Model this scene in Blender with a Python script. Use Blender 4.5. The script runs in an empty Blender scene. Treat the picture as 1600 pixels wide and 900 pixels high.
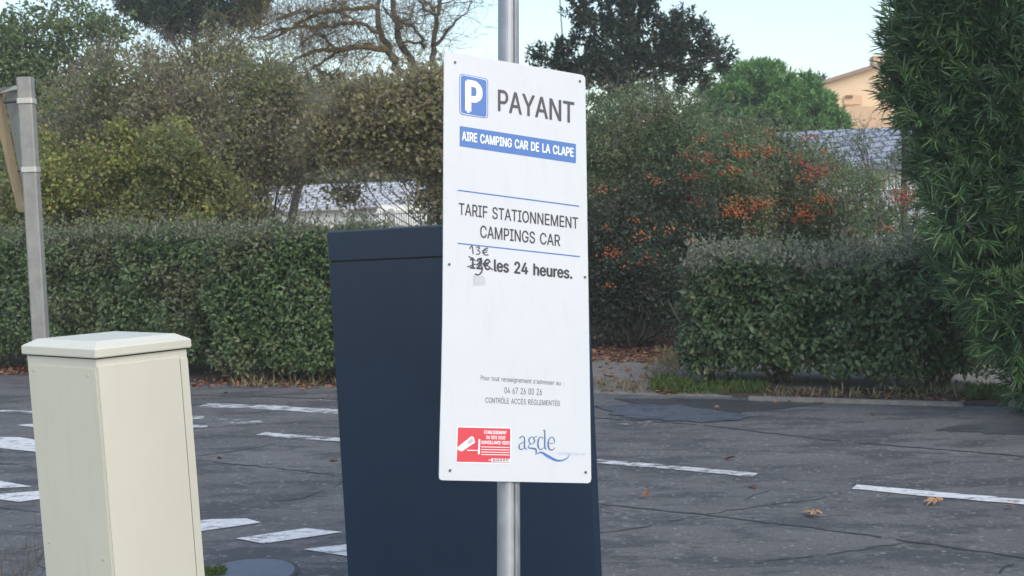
import bpy, math, random
import numpy as np
from mathutils import Vector, Matrix

# ------------------------------------------------------------------ camera, sky, sun, exposure
SC = bpy.context.scene
COL = SC.collection
FPX, HOR, EYE, ROLL = 1750.0, 350.0, 1.55, 0.030
PITCH = math.atan((450.0 - HOR) / FPX)
F = Vector((0, math.cos(PITCH), -math.sin(PITCH)))
R0 = Vector((1, 0, 0)); U0 = Vector((0, math.sin(PITCH), math.cos(PITCH)))
U = U0 * math.cos(ROLL) + R0 * math.sin(ROLL)
R = R0 * math.cos(ROLL) - U0 * math.sin(ROLL)
EYEV = Vector((0, 0, EYE))
cd = bpy.data.cameras.new('camera'); cam = bpy.data.objects.new('camera', cd); COL.objects.link(cam)
cd.sensor_width = 36.0; cd.lens = 36.0 * FPX / 1600.0; cd.clip_start = 0.05; cd.clip_end = 2000
cd.dof.use_dof = True; cd.dof.focus_distance = 3.6; cd.dof.aperture_fstop = 9.0
cam.matrix_world = Matrix(((R.x, U.x, -F.x, 0), (R.y, U.y, -F.y, 0), (R.z, U.z, -F.z, EYE), (0, 0, 0, 1)))
SC.camera = cam

SUN_EL, SUN_AZ = 44.0, 150.0      # azimuth measured from +Y (view direction) clockwise: behind the camera, to its right
w = bpy.data.worlds.new('World'); SC.world = w; w.use_nodes = True
nt = w.node_tree; nt.nodes.clear()
sky = nt.nodes.new('ShaderNodeTexSky'); sky.sky_type = 'NISHITA'; sky.sun_disc = False
sky.sun_elevation = math.radians(SUN_EL); sky.sun_rotation = math.radians(SUN_AZ)
sky.air_density = 1.45; sky.dust_density = 1.6; sky.ozone_density = 1.0
bg = nt.nodes.new('ShaderNodeBackground'); bg.inputs['Strength'].default_value = 0.15
wo = nt.nodes.new('ShaderNodeOutputWorld')
nt.links.new(sky.outputs[0], bg.inputs[0]); nt.links.new(bg.outputs[0], wo.inputs[0])
sl = bpy.data.lights.new('sun', 'SUN'); sl.energy = 0.8; sl.angle = math.radians(60); sl.color = (1, .92, .80)
so = bpy.data.objects.new('sun', sl); COL.objects.link(so)
az, el = math.radians(SUN_AZ), math.radians(SUN_EL)
sd = Vector((math.sin(az) * math.cos(el), math.cos(az) * math.cos(el), math.sin(el)))
so.rotation_euler = sd.to_track_quat('Z', 'Y').to_euler(); so.location = sd * 30
vs = SC.view_settings
vs.view_transform = 'Standard'; vs.look = 'None'; vs.gamma = 1; vs.use_curve_mapping = False
vs.exposure = 0.78
SC.cycles.max_bounces = 6; SC.cycles.transparent_max_bounces = 12

# ------------------------------------------------------------------ helpers: rays, tags, mesh builder
def ray(px, py): return F * FPX + R * (px - 800.0) - U * (py - 450.0)
def ground(px, py, z=0.0):
    d = ray(px, py); return EYEV + d * ((z - EYE) / d.z)
def at_y(px, py, y):
    d = ray(px, py); return EYEV + d * (y / d.y)
def on_plane(px, py, p0, n):
    d = ray(px, py); return EYEV + d * ((p0 - EYEV).dot(n) / d.dot(n))
def tag(o, label=None, cat=None, group=None, kind=None):
    if label: o['label'] = label
    if cat: o['category'] = cat
    if group: o['group'] = group
    if kind: o['kind'] = kind
    return o
def empty(name, loc, label=None, cat=None, group=None):
    o = bpy.data.objects.new(name, None); COL.objects.link(o); o.location = loc; o.empty_display_size = .1
    return tag(o, label, cat, group)
def link(name, me, mat, parent=None, smooth=False):
    if mat: me.materials.append(mat)
    if smooth: me.polygons.foreach_set('use_smooth', [True] * len(me.polygons))
    o = bpy.data.objects.new(name, me); COL.objects.link(o)
    if parent is not None:
        o.parent = parent
        m = Matrix.Translation(parent.location) if parent.parent is None else None
        # geometry is written in world coordinates: undo the thing's own offset
        root = parent
        while root.parent is not None: root = root.parent
        if parent is root: o.matrix_parent_inverse = Matrix.Translation(-Vector(root.location))
    return o
class MB:
    def __init__(s): s.v = []; s.f = []
    def poly(s, pts):
        b = len(s.v); s.v += [tuple(p) for p in pts]; s.f.append(tuple(range(b, b + len(pts)))); return s
    def prism(s, pts, off):              # polygon extruded along vector off
        n = len(pts); b = len(s.v); off = Vector(off)
        s.v += [tuple(p) for p in pts] + [tuple(Vector(p) + off) for p in pts]
        s.f.append(tuple(range(b, b + n))); s.f.append(tuple(range(b + 2 * n - 1, b + n - 1, -1)))
        for i in range(n):
            j = (i + 1) % n; s.f.append((b + j, b + i, b + n + i, b + n + j))
        return s
    def loft(s, rings, cap=True):
        n = len(rings[0]); b = len(s.v)
        for r in rings: s.v += [tuple(p) for p in r]
        for k in range(len(rings) - 1):
            for i in range(n):
                j = (i + 1) % n
                s.f.append((b + k * n + i, b + k * n + j, b + (k + 1) * n + j, b + (k + 1) * n + i))
        if cap:
            s.f.append(tuple(range(b + n - 1, b - 1, -1))); s.f.append(tuple(range(b + (len(rings) - 1) * n, b + len(rings) * n)))
        return s
    def tube(s, pts, rad, sides=6, cap=True):
        pts = [Vector(p) for p in pts]; rings = []
        if not hasattr(rad, '__len__'): rad = [rad] * len(pts)
        ref = None
        for i, p in enumerate(pts):
            t = (pts[min(i + 1, len(pts) - 1)] - pts[max(i - 1, 0)])
            if t.length < 1e-9: t = Vector((0, 0, 1))
            t.normalize()
            if ref is None: ref = Vector((0, 0, 1)) if abs(t.z) < .9 else Vector((1, 0, 0))
            a = t.cross(ref)
            if a.length < 1e-6: a = t.orthogonal()
            a.normalize(); b = t.cross(a); ref = a.cross(t) if False else ref
            rings.append([p + (a * math.cos(2 * math.pi * k / sides) + b * math.sin(2 * math.pi * k / sides)) * rad[i] for k in range(sides)])
        return s.loft(rings, cap)
    def box(s, c, sx, sy, sz, rz=0.0):   # c = centre
        ca, sa = math.cos(rz), math.sin(rz); q = []
        for x, y in ((-1, -1), (1, -1), (1, 1), (-1, 1)):
            x *= sx / 2; y *= sy / 2; q.append((c[0] + x * ca - y * sa, c[1] + x * sa + y * ca, c[2] - sz / 2))
        return s.prism(q, (0, 0, sz))
    def build(s, name, mat, parent=None, smooth=False):
        me = bpy.data.meshes.new(name); me.from_pydata(s.v, [], s.f); me.validate(); me.update()
        import bmesh
        bm = bmesh.new(); bm.from_mesh(me); bmesh.ops.recalc_face_normals(bm, faces=bm.faces); bm.to_mesh(me); bm.free()
        return link(name, me, mat, parent, smooth)

# ------------------------------------------------------------------ materials
def newmat(name):
    m = bpy.data.materials.new(name); m.use_nodes = True
    t = m.node_tree; b = t.nodes['Principled BSDF']; return m, t, b
def node(t, kind, **kw):
    n = t.nodes.new(kind)
    for k, v in kw.items():
        if k in n.inputs: n.inputs[k].default_value = v
        else: setattr(n, k, v)
    return n
def ramp(t, src, stops, interp='LINEAR'):
    r = t.nodes.new('ShaderNodeValToRGB'); r.color_ramp.interpolation = interp
    while len(r.color_ramp.elements) < len(stops): r.color_ramp.elements.new(0.5)
    for e, (p, c) in zip(r.color_ramp.elements, stops):
        e.position = p; e.color = c if len(c) == 4 else (*c, 1)
    t.links.new(src, r.inputs[0]); return r
def mix(t, a, b, fac, mode='MIX'):
    m = t.nodes.new('ShaderNodeMix'); m.data_type = 'RGBA'; m.blend_type = mode
    for sock, v in ((m.inputs[0], fac), (m.inputs[6], a), (m.inputs[7], b)):
        if hasattr(v, 'is_output'): t.links.new(v, sock)
        else: sock.default_value = v if not isinstance(v, tuple) or len(v) == 4 else (*v, 1)
    return m.outputs[2]
def coords(t, scale=(1, 1, 1), rot=0.0):
    tc = t.nodes.new('ShaderNodeTexCoord'); mp = t.nodes.new('ShaderNodeMapping')
    mp.inputs['Scale'].default_value = scale; mp.inputs['Rotation'].default_value = (0, 0, rot)
    t.links.new(tc.outputs['Object'], mp.inputs[0]); return mp.outputs[0]
def noise(t, vec, scale, detail=4, rough=.6):
    n = node(t, 'ShaderNodeTexNoise', Scale=scale, Detail=detail, Roughness=rough); t.links.new(vec, n.inputs['Vector']); return n.outputs['Fac']
def bump(t, b, h, strength=.3, dist=.01):
    n = node(t, 'ShaderNodeBump', Strength=strength, Distance=dist); t.links.new(h, n.inputs['Height']); t.links.new(n.outputs[0], b.inputs['Normal'])
def paint(name, col, rough=.5, var=.06, nscale=9.0, metallic=0.0, spec=.5, bmp=0.0, dirt=None):
    m, t, b = newmat(name); v = coords(t)
    f = noise(t, v, nscale)
    c = ramp(t, f, [(.25, tuple(x * (1 - var) for x in col)), (.75, tuple(min(1, x * (1 + var)) for x in col))]).outputs[0]
    if dirt:
        f2 = noise(t, coords(t, (7, 7, .7)), 4.0, 6, .7)
        k = ramp(t, f2, [(.52, (0, 0, 0)), (.78, (.55, .55, .55))]).outputs[0]
        c = mix(t, c, dirt, k)
    t.links.new(c, b.inputs['Base Color']); b.inputs['Roughness'].default_value = rough; b.inputs['Metallic'].default_value = metallic
    b.inputs['Specular IOR Level'].default_value = spec
    if bmp: bump(t, b, noise(t, v, nscale * 6), bmp, .004)
    return m
def leafmat(name, cols, back=None, rough=.5, trans=.25, spec=.3, clump=None, cs=1.2, gain=1.5, warm=1.0):
    """cols: list of colours picked per leaf; clump: second colour set mixed by a slow noise (different shoots)"""
    m, t, b = newmat(name)
    g = t.nodes.new('ShaderNodeNewGeometry')
    gv = (gain * warm, gain, gain / warm); tn = lambda q: tuple(x * k for x, k in zip(q, gv)); cols = [tn(q) for q in cols]; clump = clump and [tn(q) for q in clump]; back = back and tn(back)
    n = len(cols); st = [(i / max(1, n - 1), c) for i, c in enumerate(cols)]
    c = ramp(t, g.outputs['Random Per Island'], st).outputs[0]
    if clump:
        st2 = [(i / max(1, len(clump) - 1), q) for i, q in enumerate(clump)]
        c2 = ramp(t, g.outputs['Random Per Island'], st2).outputs[0]
        k = ramp(t, noise(t, coords(t), cs, 3), [(.45, (0, 0, 0)), (.6, (1, 1, 1))]).outputs[0]
        c = mix(t, c, c2, k)
    if back: c = mix(t, c, back, g.outputs['Backfacing'])
    t.links.new(c, b.inputs['Base Color']); b.inputs['Roughness'].default_value = rough
    b.inputs['Specular IOR Level'].default_value = spec
    tr = t.nodes.new('ShaderNodeBsdfTranslucent'); t.links.new(c, tr.inputs[0])
    ms = node(t, 'ShaderNodeMixShader', Fac=trans)
    t.links.new(b.outputs[0], ms.inputs[1]); t.links.new(tr.outputs[0], ms.inputs[2])
    t.links.new(ms.outputs[0], t.nodes['Material Output'].inputs[0])
    return m
ROADROT = math.atan2(0.40, 1.0)
def asphalt():
    m, t, b = newmat('asphalt')
    v = coords(t); vs_ = coords(t, (.5, 1.4, 1), ROADROT)
    big = noise(t, vs_, .9, 5, .65); fine = noise(t, v, 75, 6, .8); mid = noise(t, vs_, 2.6, 10, .78)
    c = ramp(t, big, [(.3, (.104, .102, .102)), (.7, (.160, .156, .154))]).outputs[0]
    k = ramp(t, mid, [(.49, (0, 0, 0)), (.545, (.80, .80, .80))]).outputs[0]
    c = mix(t, c, (.064, .064, .067), k)
    s = ramp(t, fine, [(.3, (.45, .45, .45)), (.7, (1.4, 1.4, 1.4))]).outputs[0]
    c = mix(t, c, s, .8, 'MULTIPLY')
    vo = node(t, 'ShaderNodeTexVoronoi', Scale=46.0); t.links.new(v, vo.inputs['Vector'])
    gv = ramp(t, vo.outputs['Color'], [(.80, (0, 0, 0)), (.92, (.5, .5, .5))]).outputs[0]
    c = mix(t, c, (.30, .29, .28), gv)
    t.links.new(c, b.inputs['Base Color'])
    rr = ramp(t, mid, [(.4, (.75, .75, .75)), (.7, (.55, .55, .55))]).outputs[0]
    t.links.new(rr, b.inputs['Roughness']); b.inputs['Specular IOR Level'].default_value = .35
    bump(t, b, fine, .5, .006)
    return m
def roadpaint(name, lo=.40, hi=.52, col=(.74, .75, .76)):
    m, t, b = newmat(name); v = coords(t); v2 = coords(t, (.6, 1.5, 1), ROADROT)
    f = noise(t, v2, 9.0, 9, .8); k = ramp(t, f, [(lo, (1, 1, 1)), (hi, (0, 0, 0))]).outputs[0]
    c = ramp(t, noise(t, v, 30), [(.3, tuple(x * .72 for x in col)), (.7, col)]).outputs[0]
    t.links.new(c, b.inputs['Base Color']); b.inputs['Roughness'].default_value = .7
    inv = node(t, 'ShaderNodeMath', operation='SUBTRACT'); inv.inputs[0].default_value = 1.0; t.links.new(k, inv.inputs[1])
    t.links.new(k, b.inputs['Alpha']); return m
def soil(name, c1, c2, c3, sc=14.0):
    m, t, b = newmat(name); v = coords(t)
    a = noise(t, v, sc, 8, .75); d = noise(t, v, 1.1, 4)
    c = ramp(t, a, [(.3, c1), (.55, c2), (.75, c3)]).outputs[0]
    c = mix(t, c, tuple(x * .6 for x in c2), ramp(t, d, [(.45, (0, 0, 0)), (.7, (.8, .8, .8))]).outputs[0])
    t.links.new(c, b.inputs['Base Color']); b.inputs['Roughness'].default_value = .95
    bump(t, b, a, .7, .02); return m
def bark(name, c1, c2, sc=20.0):
    m, t, b = newmat(name); v = coords(t, (1, 1, .4))
    f = noise(t, v, sc, 6, .7); c = ramp(t, f, [(.35, c1), (.65, c2)]).outputs[0]
    t.links.new(c, b.inputs['Base Color']); b.inputs['Roughness'].default_value = .9; bump(t, b, f, .6, .02); return m
def galva():
    m, t, b = newmat('galvanised_steel'); v = coords(t, (1, 1, .5))
    f = noise(t, v, 25, 5, .6); c = ramp(t, f, [(.3, (.27, .28, .295)), (.7, (.40, .41, .43))]).outputs[0]
    t.links.new(c, b.inputs['Base Color']); b.inputs['Metallic'].default_value = .55
    t.links.new(ramp(t, f, [(.3, (.42, .42, .42)), (.7, (.6, .6, .6))]).outputs[0], b.inputs['Roughness']); return m
def tiles(name, c1, c2):
    m, t, b = newmat(name)
    tc = t.nodes.new('ShaderNodeTexCoord'); mp = t.nodes.new('ShaderNodeMapping')
    t.links.new(tc.outputs['Object'], mp.inputs[0])
    sx = t.nodes.new('ShaderNodeSeparateXYZ'); t.links.new(mp.outputs[0], sx.inputs[0])
    cb = t.nodes.new('ShaderNodeCombineXYZ'); t.links.new(sx.outputs['X'], cb.inputs['X']); t.links.new(sx.outputs['Y'], cb.inputs['Y'])
    br = node(t, 'ShaderNodeTexBrick'); t.links.new(cb.outputs[0], br.inputs['Vector'])
    br.inputs['Color1'].default_value = (*c1, 1); br.inputs['Color2'].default_value = (*c2, 1); br.inputs['Mortar'].default_value = (*[x * .35 for x in c1], 1)
    br.inputs['Scale'].default_value = 1.0; br.inputs['Brick Width'].default_value = .34; br.inputs['Row Height'].default_value = .30; br.inputs['Mortar Size'].default_value = .035
    t.links.new(br.outputs['Color'], b.inputs['Base Color']); b.inputs['Roughness'].default_value = .55
    bump(t, b, br.outputs['Fac'], -.8, .04); return m
def water(name, col, r0, r1):
    m, t, b = newmat(name); v = coords(t)
    b.inputs['Base Color'].default_value = (*col, 1)
    f = noise(t, v, 5, 3); t.links.new(ramp(t, f, [(.35, (r0,) * 3), (.7, (r1,) * 3)]).outputs[0], b.inputs['Roughness'])
    b.inputs['Specular IOR Level'].default_value = 1.0; return m
def damp():
    m, t, b = newmat('damp_asphalt'); v = coords(t, (.6, 1.4, 1), ROADROT)
    f = noise(t, v, 2.4, 9, .75); k = ramp(t, f, [(.33, (0, 0, 0)), (.46, (.95, .95, .95))]).outputs[0]
    t.links.new(ramp(t, noise(t, v, 60, 3), [(.3, (.04, .041, .046)), (.7, (.085, .086, .092))]).outputs[0], b.inputs['Base Color'])
    b.inputs['Roughness'].default_value = .42; t.links.new(k, b.inputs['Alpha']); return m
M = dict(
    asphalt=asphalt(), line=roadpaint('worn_line_paint', .47, .58, (.66, .66, .65)), zebra=roadpaint('crossing_paint', .53, .63, (.72, .72, .71)),
    faint=roadpaint('very_worn_paint', .40, .48, (.66, .66, .66)),
    tar=paint('tar_seam', (.042, .042, .045), .55, .3, 30), wetroad=damp(),
    ground=soil('gravel_earth', (.12, .105, .085), (.24, .215, .185), (.34, .31, .27)), soil=soil('leaf_mould', (.035, .022, .018), (.085, .05, .04), (.14, .09, .07), 22),
    stone=paint('concrete_edge', (.20, .19, .175), .9, .3, 18, bmp=.5), water=water('standing_water_sky_tint', (.11, .12, .145), .02, .06), shallow=water('shallow_water_sky_tint', (.105, .12, .15), .22, .42),  # both waters: bluish base colour stands in for reflected sky sheen
    sign=paint('white_sign_sheet', (.57, .59, .62), .42, .03, 3, dirt=(.52, .535, .55)), signback=paint('sign_aluminium', (.42, .43, .45), .5, .08, 8, metallic=.5),
    blue=paint('sign_blue', (.045, .15, .43), .4, .05), dark=paint('sign_black', (.03, .03, .036), .5, .1), char=paint('sign_charcoal', (.055, .052, .06), .5, .1),
    white=paint('print_white', (.8, .81, .83), .4, .02), red=paint('sticker_red', (.60, .03, .05), .4, .06), ink=paint('marker_ink', (.03, .03, .06), .5, .2, 60),
    logoblue=paint('logo_blue', (.06, .14, .30), .45, .12, 25), paleblue=paint('logo_pale_blue', (.45, .53, .70), .45, .05), tape=paint('old_tape', (.44, .455, .47), .3, .06, 30),
    galva=galva(), cream=paint('cream_polyester', (.635, .62, .53), .45, .03, 2, bmp=.04, dirt=(.59, .575, .49)),
    creamface=paint('side_panel_cream', (.62, .60, .49), .55, .04, 2, bmp=.04, dirt=(.56, .54, .45)),  # side panel cream, slightly darker and yellower than the body cream
    cover=paint('worn_blue_grey_steel', (.14, .16, .20), .45, .12, 12, metallic=.15, bmp=.2), jointcream=paint('cream_joint', (.30, .29, .24), .7, .1), gap=paint('matt_black', (.02, .02, .02), .8, .1),  # gap: near-black for the joints, lid gap and plinth
    navy=paint('anthracite_paint', (.010, .024, .050), .36, .14, 2.2, spec=.35, bmp=.05, dirt=(.016, .030, .052)), navyedge=paint('anthracite_edge', (.026, .044, .075), .4, .08),
    oldback=paint('weathered_sign_back', (.27, .26, .235), .6, .12, 14), oldpost=paint('weathered_zinc', (.30, .295, .28), .6, .16, 22, metallic=.25, dirt=(.22, .20, .17)), tan=paint('sign_rim_tan', (.24, .19, .115), .6, .12), steelband=paint('steel_band', (.55, .53, .48), .45, .1, metallic=.4), bolt=paint('bolt_dark', (.08, .08, .085), .5, .1, metallic=.5),
    wallwhite=paint('white_render', (.78, .77, .74), .8, .06, 2), roof=tiles('grey_roof_tiles', (.50, .49, .49), (.60, .59, .58)), roofb=tiles('bluish_roof_tiles', (.23, .25, .31), (.33, .35, .41)),
    awning=paint('cream_awning', (.78, .74, .62), .8, .05, 3), glass=paint('dark_window', (.04, .045, .05), .15, .1), ochre=paint('ochre_render', (.74, .56, .37), .85, .05, 1.5),
    orange=paint('orange_render', (.64, .43, .27), .85, .06, 1.5), brown=paint('brown_wood', (.20, .11, .06), .7, .15), roofedge=paint('roof_edge', (.32, .22, .17), .8, .15),
    fence=paint('white_fence_paint', (.6, .6, .6), .6, .08),
    barkgrey=bark('grey_bark', (.05, .042, .035), (.14, .12, .10)), barklichen=bark('lichen_bark', (.075, .062, .042), (.20, .145, .05), 12), barkdark=bark('dark_bark', (.03, .024, .02), (.08, .065, .05)),
    twig=bark('grey_brown_twigs', (.10, .085, .07), (.20, .17, .145), 30), dryleaf=paint('dry_leaf', (.36, .21, .11), .8, .25, 30),
)

# ------------------------------------------------------------------ foliage
def unit(a): return a / np.maximum(1e-9, np.linalg.norm(a, axis=1, keepdims=True))
def leaves(name, p, a, n, L, W, mat, parent, fold=.25, curl=.12):
    """p base, a axis, n normal, one folded six-cornered leaf each"""
    N = len(p); a = unit(a); s = unit(np.cross(a, n)); n = np.cross(s, a); L = L[:, None]; W = W[:, None]
    v = np.empty((N, 6, 3))
    v[:, 0] = p; v[:, 3] = p + a * L - n * curl * L
    v[:, 1] = p + a * L * .33 + s * W * .5 + n * W * fold; v[:, 2] = p + a * L * .7 + s * W * .4 + n * W * fold * .6 - n * curl * L * .3
    v[:, 5] = p + a * L * .33 - s * W * .5 + n * W * fold; v[:, 4] = p + a * L * .7 - s * W * .4 + n * W * fold * .6 - n * curl * L * .3
    idx = (np.arange(N)[:, None] * 6 + np.array([0, 1, 2, 3, 0, 3, 4, 5])[None]).astype(np.int32).ravel()
    me = bpy.data.meshes.new(name)
    me.vertices.add(N * 6); me.vertices.foreach_set('co', v.astype(np.float32).ravel())
    me.loops.add(N * 8); me.loops.foreach_set('vertex_index', idx)
    me.polygons.add(N * 2); me.polygons.foreach_set('loop_start', np.arange(0, N * 8, 4, dtype=np.int32)); me.polygons.foreach_set('loop_total', np.full(N * 2, 4, np.int32))
    me.update(calc_edges=True); me.validate()
    return link(name, me, mat, parent)
class Wob:
    """slow 3-D noise from random waves"""
    def __init__(s, rng, wl=(.3, .9), k=8):
        d = unit(rng.normal(size=(k, 3))); s.k = d * (2 * np.pi / rng.uniform(*wl, size=(k, 1))); s.ph = rng.uniform(0, 6.28, k)
    def __call__(s, p): return np.sin(p @ s.k.T + s.ph).sum(1) / math.sqrt(len(s.ph) / 2) / 1.6
def np3(v): return np.array([v[0], v[1], v[2]], float)

def hedge(rng, name, A, B, width, height, z0, n, L, mat, parent, r=.25, amp=.07, depth=.10, gap=1.15, flare=0.0, wl=(.25, .8), back=.35, ends=True, upb=.25):
    """leaves over a rounded box standing between A and B (front foot line), going back by width"""
    A = np3(A); B = np3(B); ax = B - A; ax[2] = 0; ln = np.linalg.norm(ax); ax /= ln; ay = np.array([-ax[1], ax[0], 0])
    if ay[1] < 0: ay = -ay
    half = np.array([ln / 2, width / 2, (height - z0) / 2]); cen = (A + B) / 2 + ay * width / 2; cen[2] = z0 + half[2]
    ar = np.array([half[1] * half[2], half[1] * half[2], half[0] * half[2], half[0] * half[2] * back, half[0] * half[1], half[0] * half[1] * .15])
    if not ends: ar[:2] = 0
    face = rng.choice(6, size=n, p=ar / ar.sum())
    q = rng.uniform(-1, 1, (n, 3)) * half
    for k, (axis, sg) in enumerate(((0, -1), (0, 1), (1, -1), (1, 1), (2, 1), (2, -1))): q[face == k, axis] = sg * half[axis]
    inner = np.maximum(half - r, .01); c = np.clip(q, -inner, inner); d = unit(q - c + 1e-6); q = c + d * np.minimum(r, half.min())
    wob = Wob(rng, wl); g = wob(q); q = q + d * (g * amp)[:, None]
    dep = rng.exponential(depth, n); q -= d * np.minimum(dep, half.min() * .9)[:, None]
    if flare: q[:, 1] -= flare * (1 - (q[:, 2] + half[2]) / (2 * half[2])) * .5
    hole = Wob(rng, (.25, .6))(q); keep = (hole < gap) & ~((q[:, 2] < -half[2] + .10) & (rng.random(n) < .6)); q = q[keep]; d = d[keep]; n = len(q)
    Rm = np.stack([ax, ay, [0, 0, 1]]); p = q @ Rm + cen; dw = d @ Rm
    a = dw * .6 + rng.normal(size=(n, 3)) * .75 + np.array([0, 0, -upb]); nn = dw * .9 + np.array([0, 0, .5]) + rng.normal(size=(n, 3)) * .45
    s = rng.uniform(.6, 1.25, n)
    return leaves(name, p, a, nn, L * s, L * .55 * s, mat, parent), (cen, half, Rm)

def lobes3(lobes, y, rng, jit):
    out = []
    for (px, py, r) in lobes:
        yy = y + rng.uniform(-jit, jit); out.append((np3(at_y(px, py, yy)), r / FPX * yy))
    return out
def ball(rng, n, lo=.35):
    d = unit(rng.normal(size=(n, 3))); return d, (lo + (1 - lo) * rng.random(n) ** .5)
def crown(rng, name, L3, ncl, nlf, cr, L, W, mat, parent, lo=.35, sq=(1, .8, .9), up=.2, dens=True, rand=.8):
    """leaf clumps spread through each lobe's volume; returns clump centres"""
    P = []; D = []; CC = []
    for c, r in L3:
        k = max(4, int(ncl * (r / .6) ** 2)) if dens else ncl
        d, rr = ball(rng, k, lo); cc = c + d * (rr * r)[:, None] * np.array(sq); CC.append((c, cc, d))
        for q, dd in zip(cc, d):
            m = max(3, int(nlf * rng.uniform(.4, 1.5))); s = cr * rng.uniform(.6, 1.4)
            P.append(q + rng.normal(size=(m, 3)) * s * np.array([1, 1, .7])); D.append(np.repeat(dd[None], m, 0))
    p = np.concatenate(P); d = np.concatenate(D); n = len(p)
    a = d * .5 + rng.normal(size=(n, 3)) * rand + np.array([0, 0, up]); nn = d * .5 + np.array([0, 0, .6]) + rng.normal(size=(n, 3)) * .5
    s = rng.uniform(.6, 1.3, n)
    leaves(name, p, a, nn, L * s, W * s, mat, parent)
    return CC
def shoots(rng, name, c, d, nl, L, W, mat, parent, slen=.2, spread=.7, fold=.1):
    """shoots at c pointing along d, each a brush of nl leaves"""
    N = len(c); d = unit(d); t = rng.random((N, nl)); base = c[:, None] + d[:, None] * (t * slen)[..., None]
    a = d[:, None] * (1.0 - spread * .5) + rng.normal(size=(N, nl, 3)) * spread
    p = base.reshape(-1, 3); a = a.reshape(-1, 3); n = len(p)
    nn = rng.normal(size=(n, 3)) * .6 + np.array([0, 0, .8]); s = rng.uniform(.6, 1.2, n)
    return leaves(name, p, a, nn, L * s, W * s, mat, parent, fold, .1)
def wig(rng, p, q, k=4, amp=.08):
    p = np3(p); q = np3(q); ln = np.linalg.norm(q - p); out = []
    for i in range(k + 1):
        t = i / k; out.append(p + (q - p) * t + (rng.normal(size=3) * amp * ln * math.sin(math.pi * t) if 0 < i < k else 0))
    return out
def stems(rng, mb, base, CC, r0, spur=8, rt=.006, sides=5, am=.025):
    """trunk from base through every lobe centre and on to some clumps"""
    base = np3(base)
    for c, cc, d in CC:
        pts = wig(rng, base + rng.normal(size=3) * np.array([r0, r0, 0]), c, 6, am); n = len(pts)
        mb.tube(pts, [r0 * (1 - .75 * i / (n - 1)) for i in range(n)], sides)
        for q in cc[rng.permutation(len(cc))[:spur]]:
            j = rng.integers(2, n); mb.tube(wig(rng, pts[j], q, 3, .045), [r0 * .25, r0 * .18, rt, rt * .6], 4, False)
def twiglets(rng, mb, c, d, length, r, kids=4, curve=.25):
    """bare twig with side twigs"""
    c = np3(c); d = np3(d); d = d / (np.linalg.norm(d) + 1e-9)
    pts = [c]; dd = d.copy()
    for i in range(4):
        dd = dd + rng.normal(size=3) * curve; dd /= np.linalg.norm(dd); pts.append(pts[-1] + dd * length / 4)
    mb.tube(pts, [r, r * .8, r * .65, r * .5, r * .35], 3, False)
    for k in range(kids):
        i = rng.integers(1, 5); e = dd * .5 + rng.normal(size=3) * .6; e /= np.linalg.norm(e)
        m = pts[i] + e * length * .25 + rng.normal(size=3) * .02; mb.tube([pts[i], m, m + e * length * .2 + rng.normal(size=3) * .03], [r * .55, r * .4, r * .3], 3, False)

# ------------------------------------------------------------------ ground, road, path
g = MB().poly([(-160, -40, 0), (160, -40, 0), (160, 260, 0), (-160, 260, 0)]).build('ground', M['ground']); tag(g, kind='structure')
edge_px = [(0, 585), (150, 590), (300, 598), (400, 601), (525, 606), (700, 610), (930, 616), (1170, 622), (1500, 634), (1600, 642)]
edge = [ground(*e) for e in edge_px]
e0 = edge[0] + (edge[0] - edge[2]).normalized() * 30; e1 = edge[-1] + (edge[-1] - edge[-3]).normalized() * 12
rng = np.random.default_rng(5)
dense = []
pl = [e0] + edge + [e1]
for a, b in zip(pl[:-1], pl[1:]):
    k = max(1, int((b - a).length / .12)) if (b - a).length < 8 else 1
    for i in range(k): dense.append(a.lerp(b, i / k) + Vector((0, rng.normal() * .02, 0)))
dense.append(e1)
road = MB().poly([(p.x, p.y, .004) for p in dense] + [(40, -20, .004), (-40, -20, .004)]).build('road', M['asphalt']); tag(road, kind='structure')

def strip(pts, wpx, z=.008, jag=0.0, rng=np.random.default_rng(1)):
    """ribbon on the road along photograph points, width in metres"""
    P = [ground(*p, z) for p in pts]; out = []; mb = MB(); L_ = []; R_ = []
    for a, b in zip(P[:-1], P[1:]):
        k = max(2, int((b - a).length / .06)) if jag else 1
        for i in range(k): out.append(a.lerp(b, i / k))
    out.append(P[-1])
    for i, p in enumerate(out):
        t = (out[min(i + 1, len(out) - 1)] - out[max(i - 1, 0)]).normalized(); nrm = Vector((-t.y, t.x, 0))
        ww = wpx * (1 + rng.uniform(-1, 1) * min(.55, jag * 55)) / 2; o = nrm * (rng.normal() * jag)
        L_.append(p + nrm * ww + o); R_.append(p - nrm * ww + o)
    for i in range(len(out) - 1): mb.poly([L_[i], R_[i], R_[i + 1], L_[i + 1]])
    return mb
def marking(px, mat='zebra', z=.009):
    return tag(MB().poly([ground(*p, z) for p in px]).build('road_marking', M[mat]), kind='structure')
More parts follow.
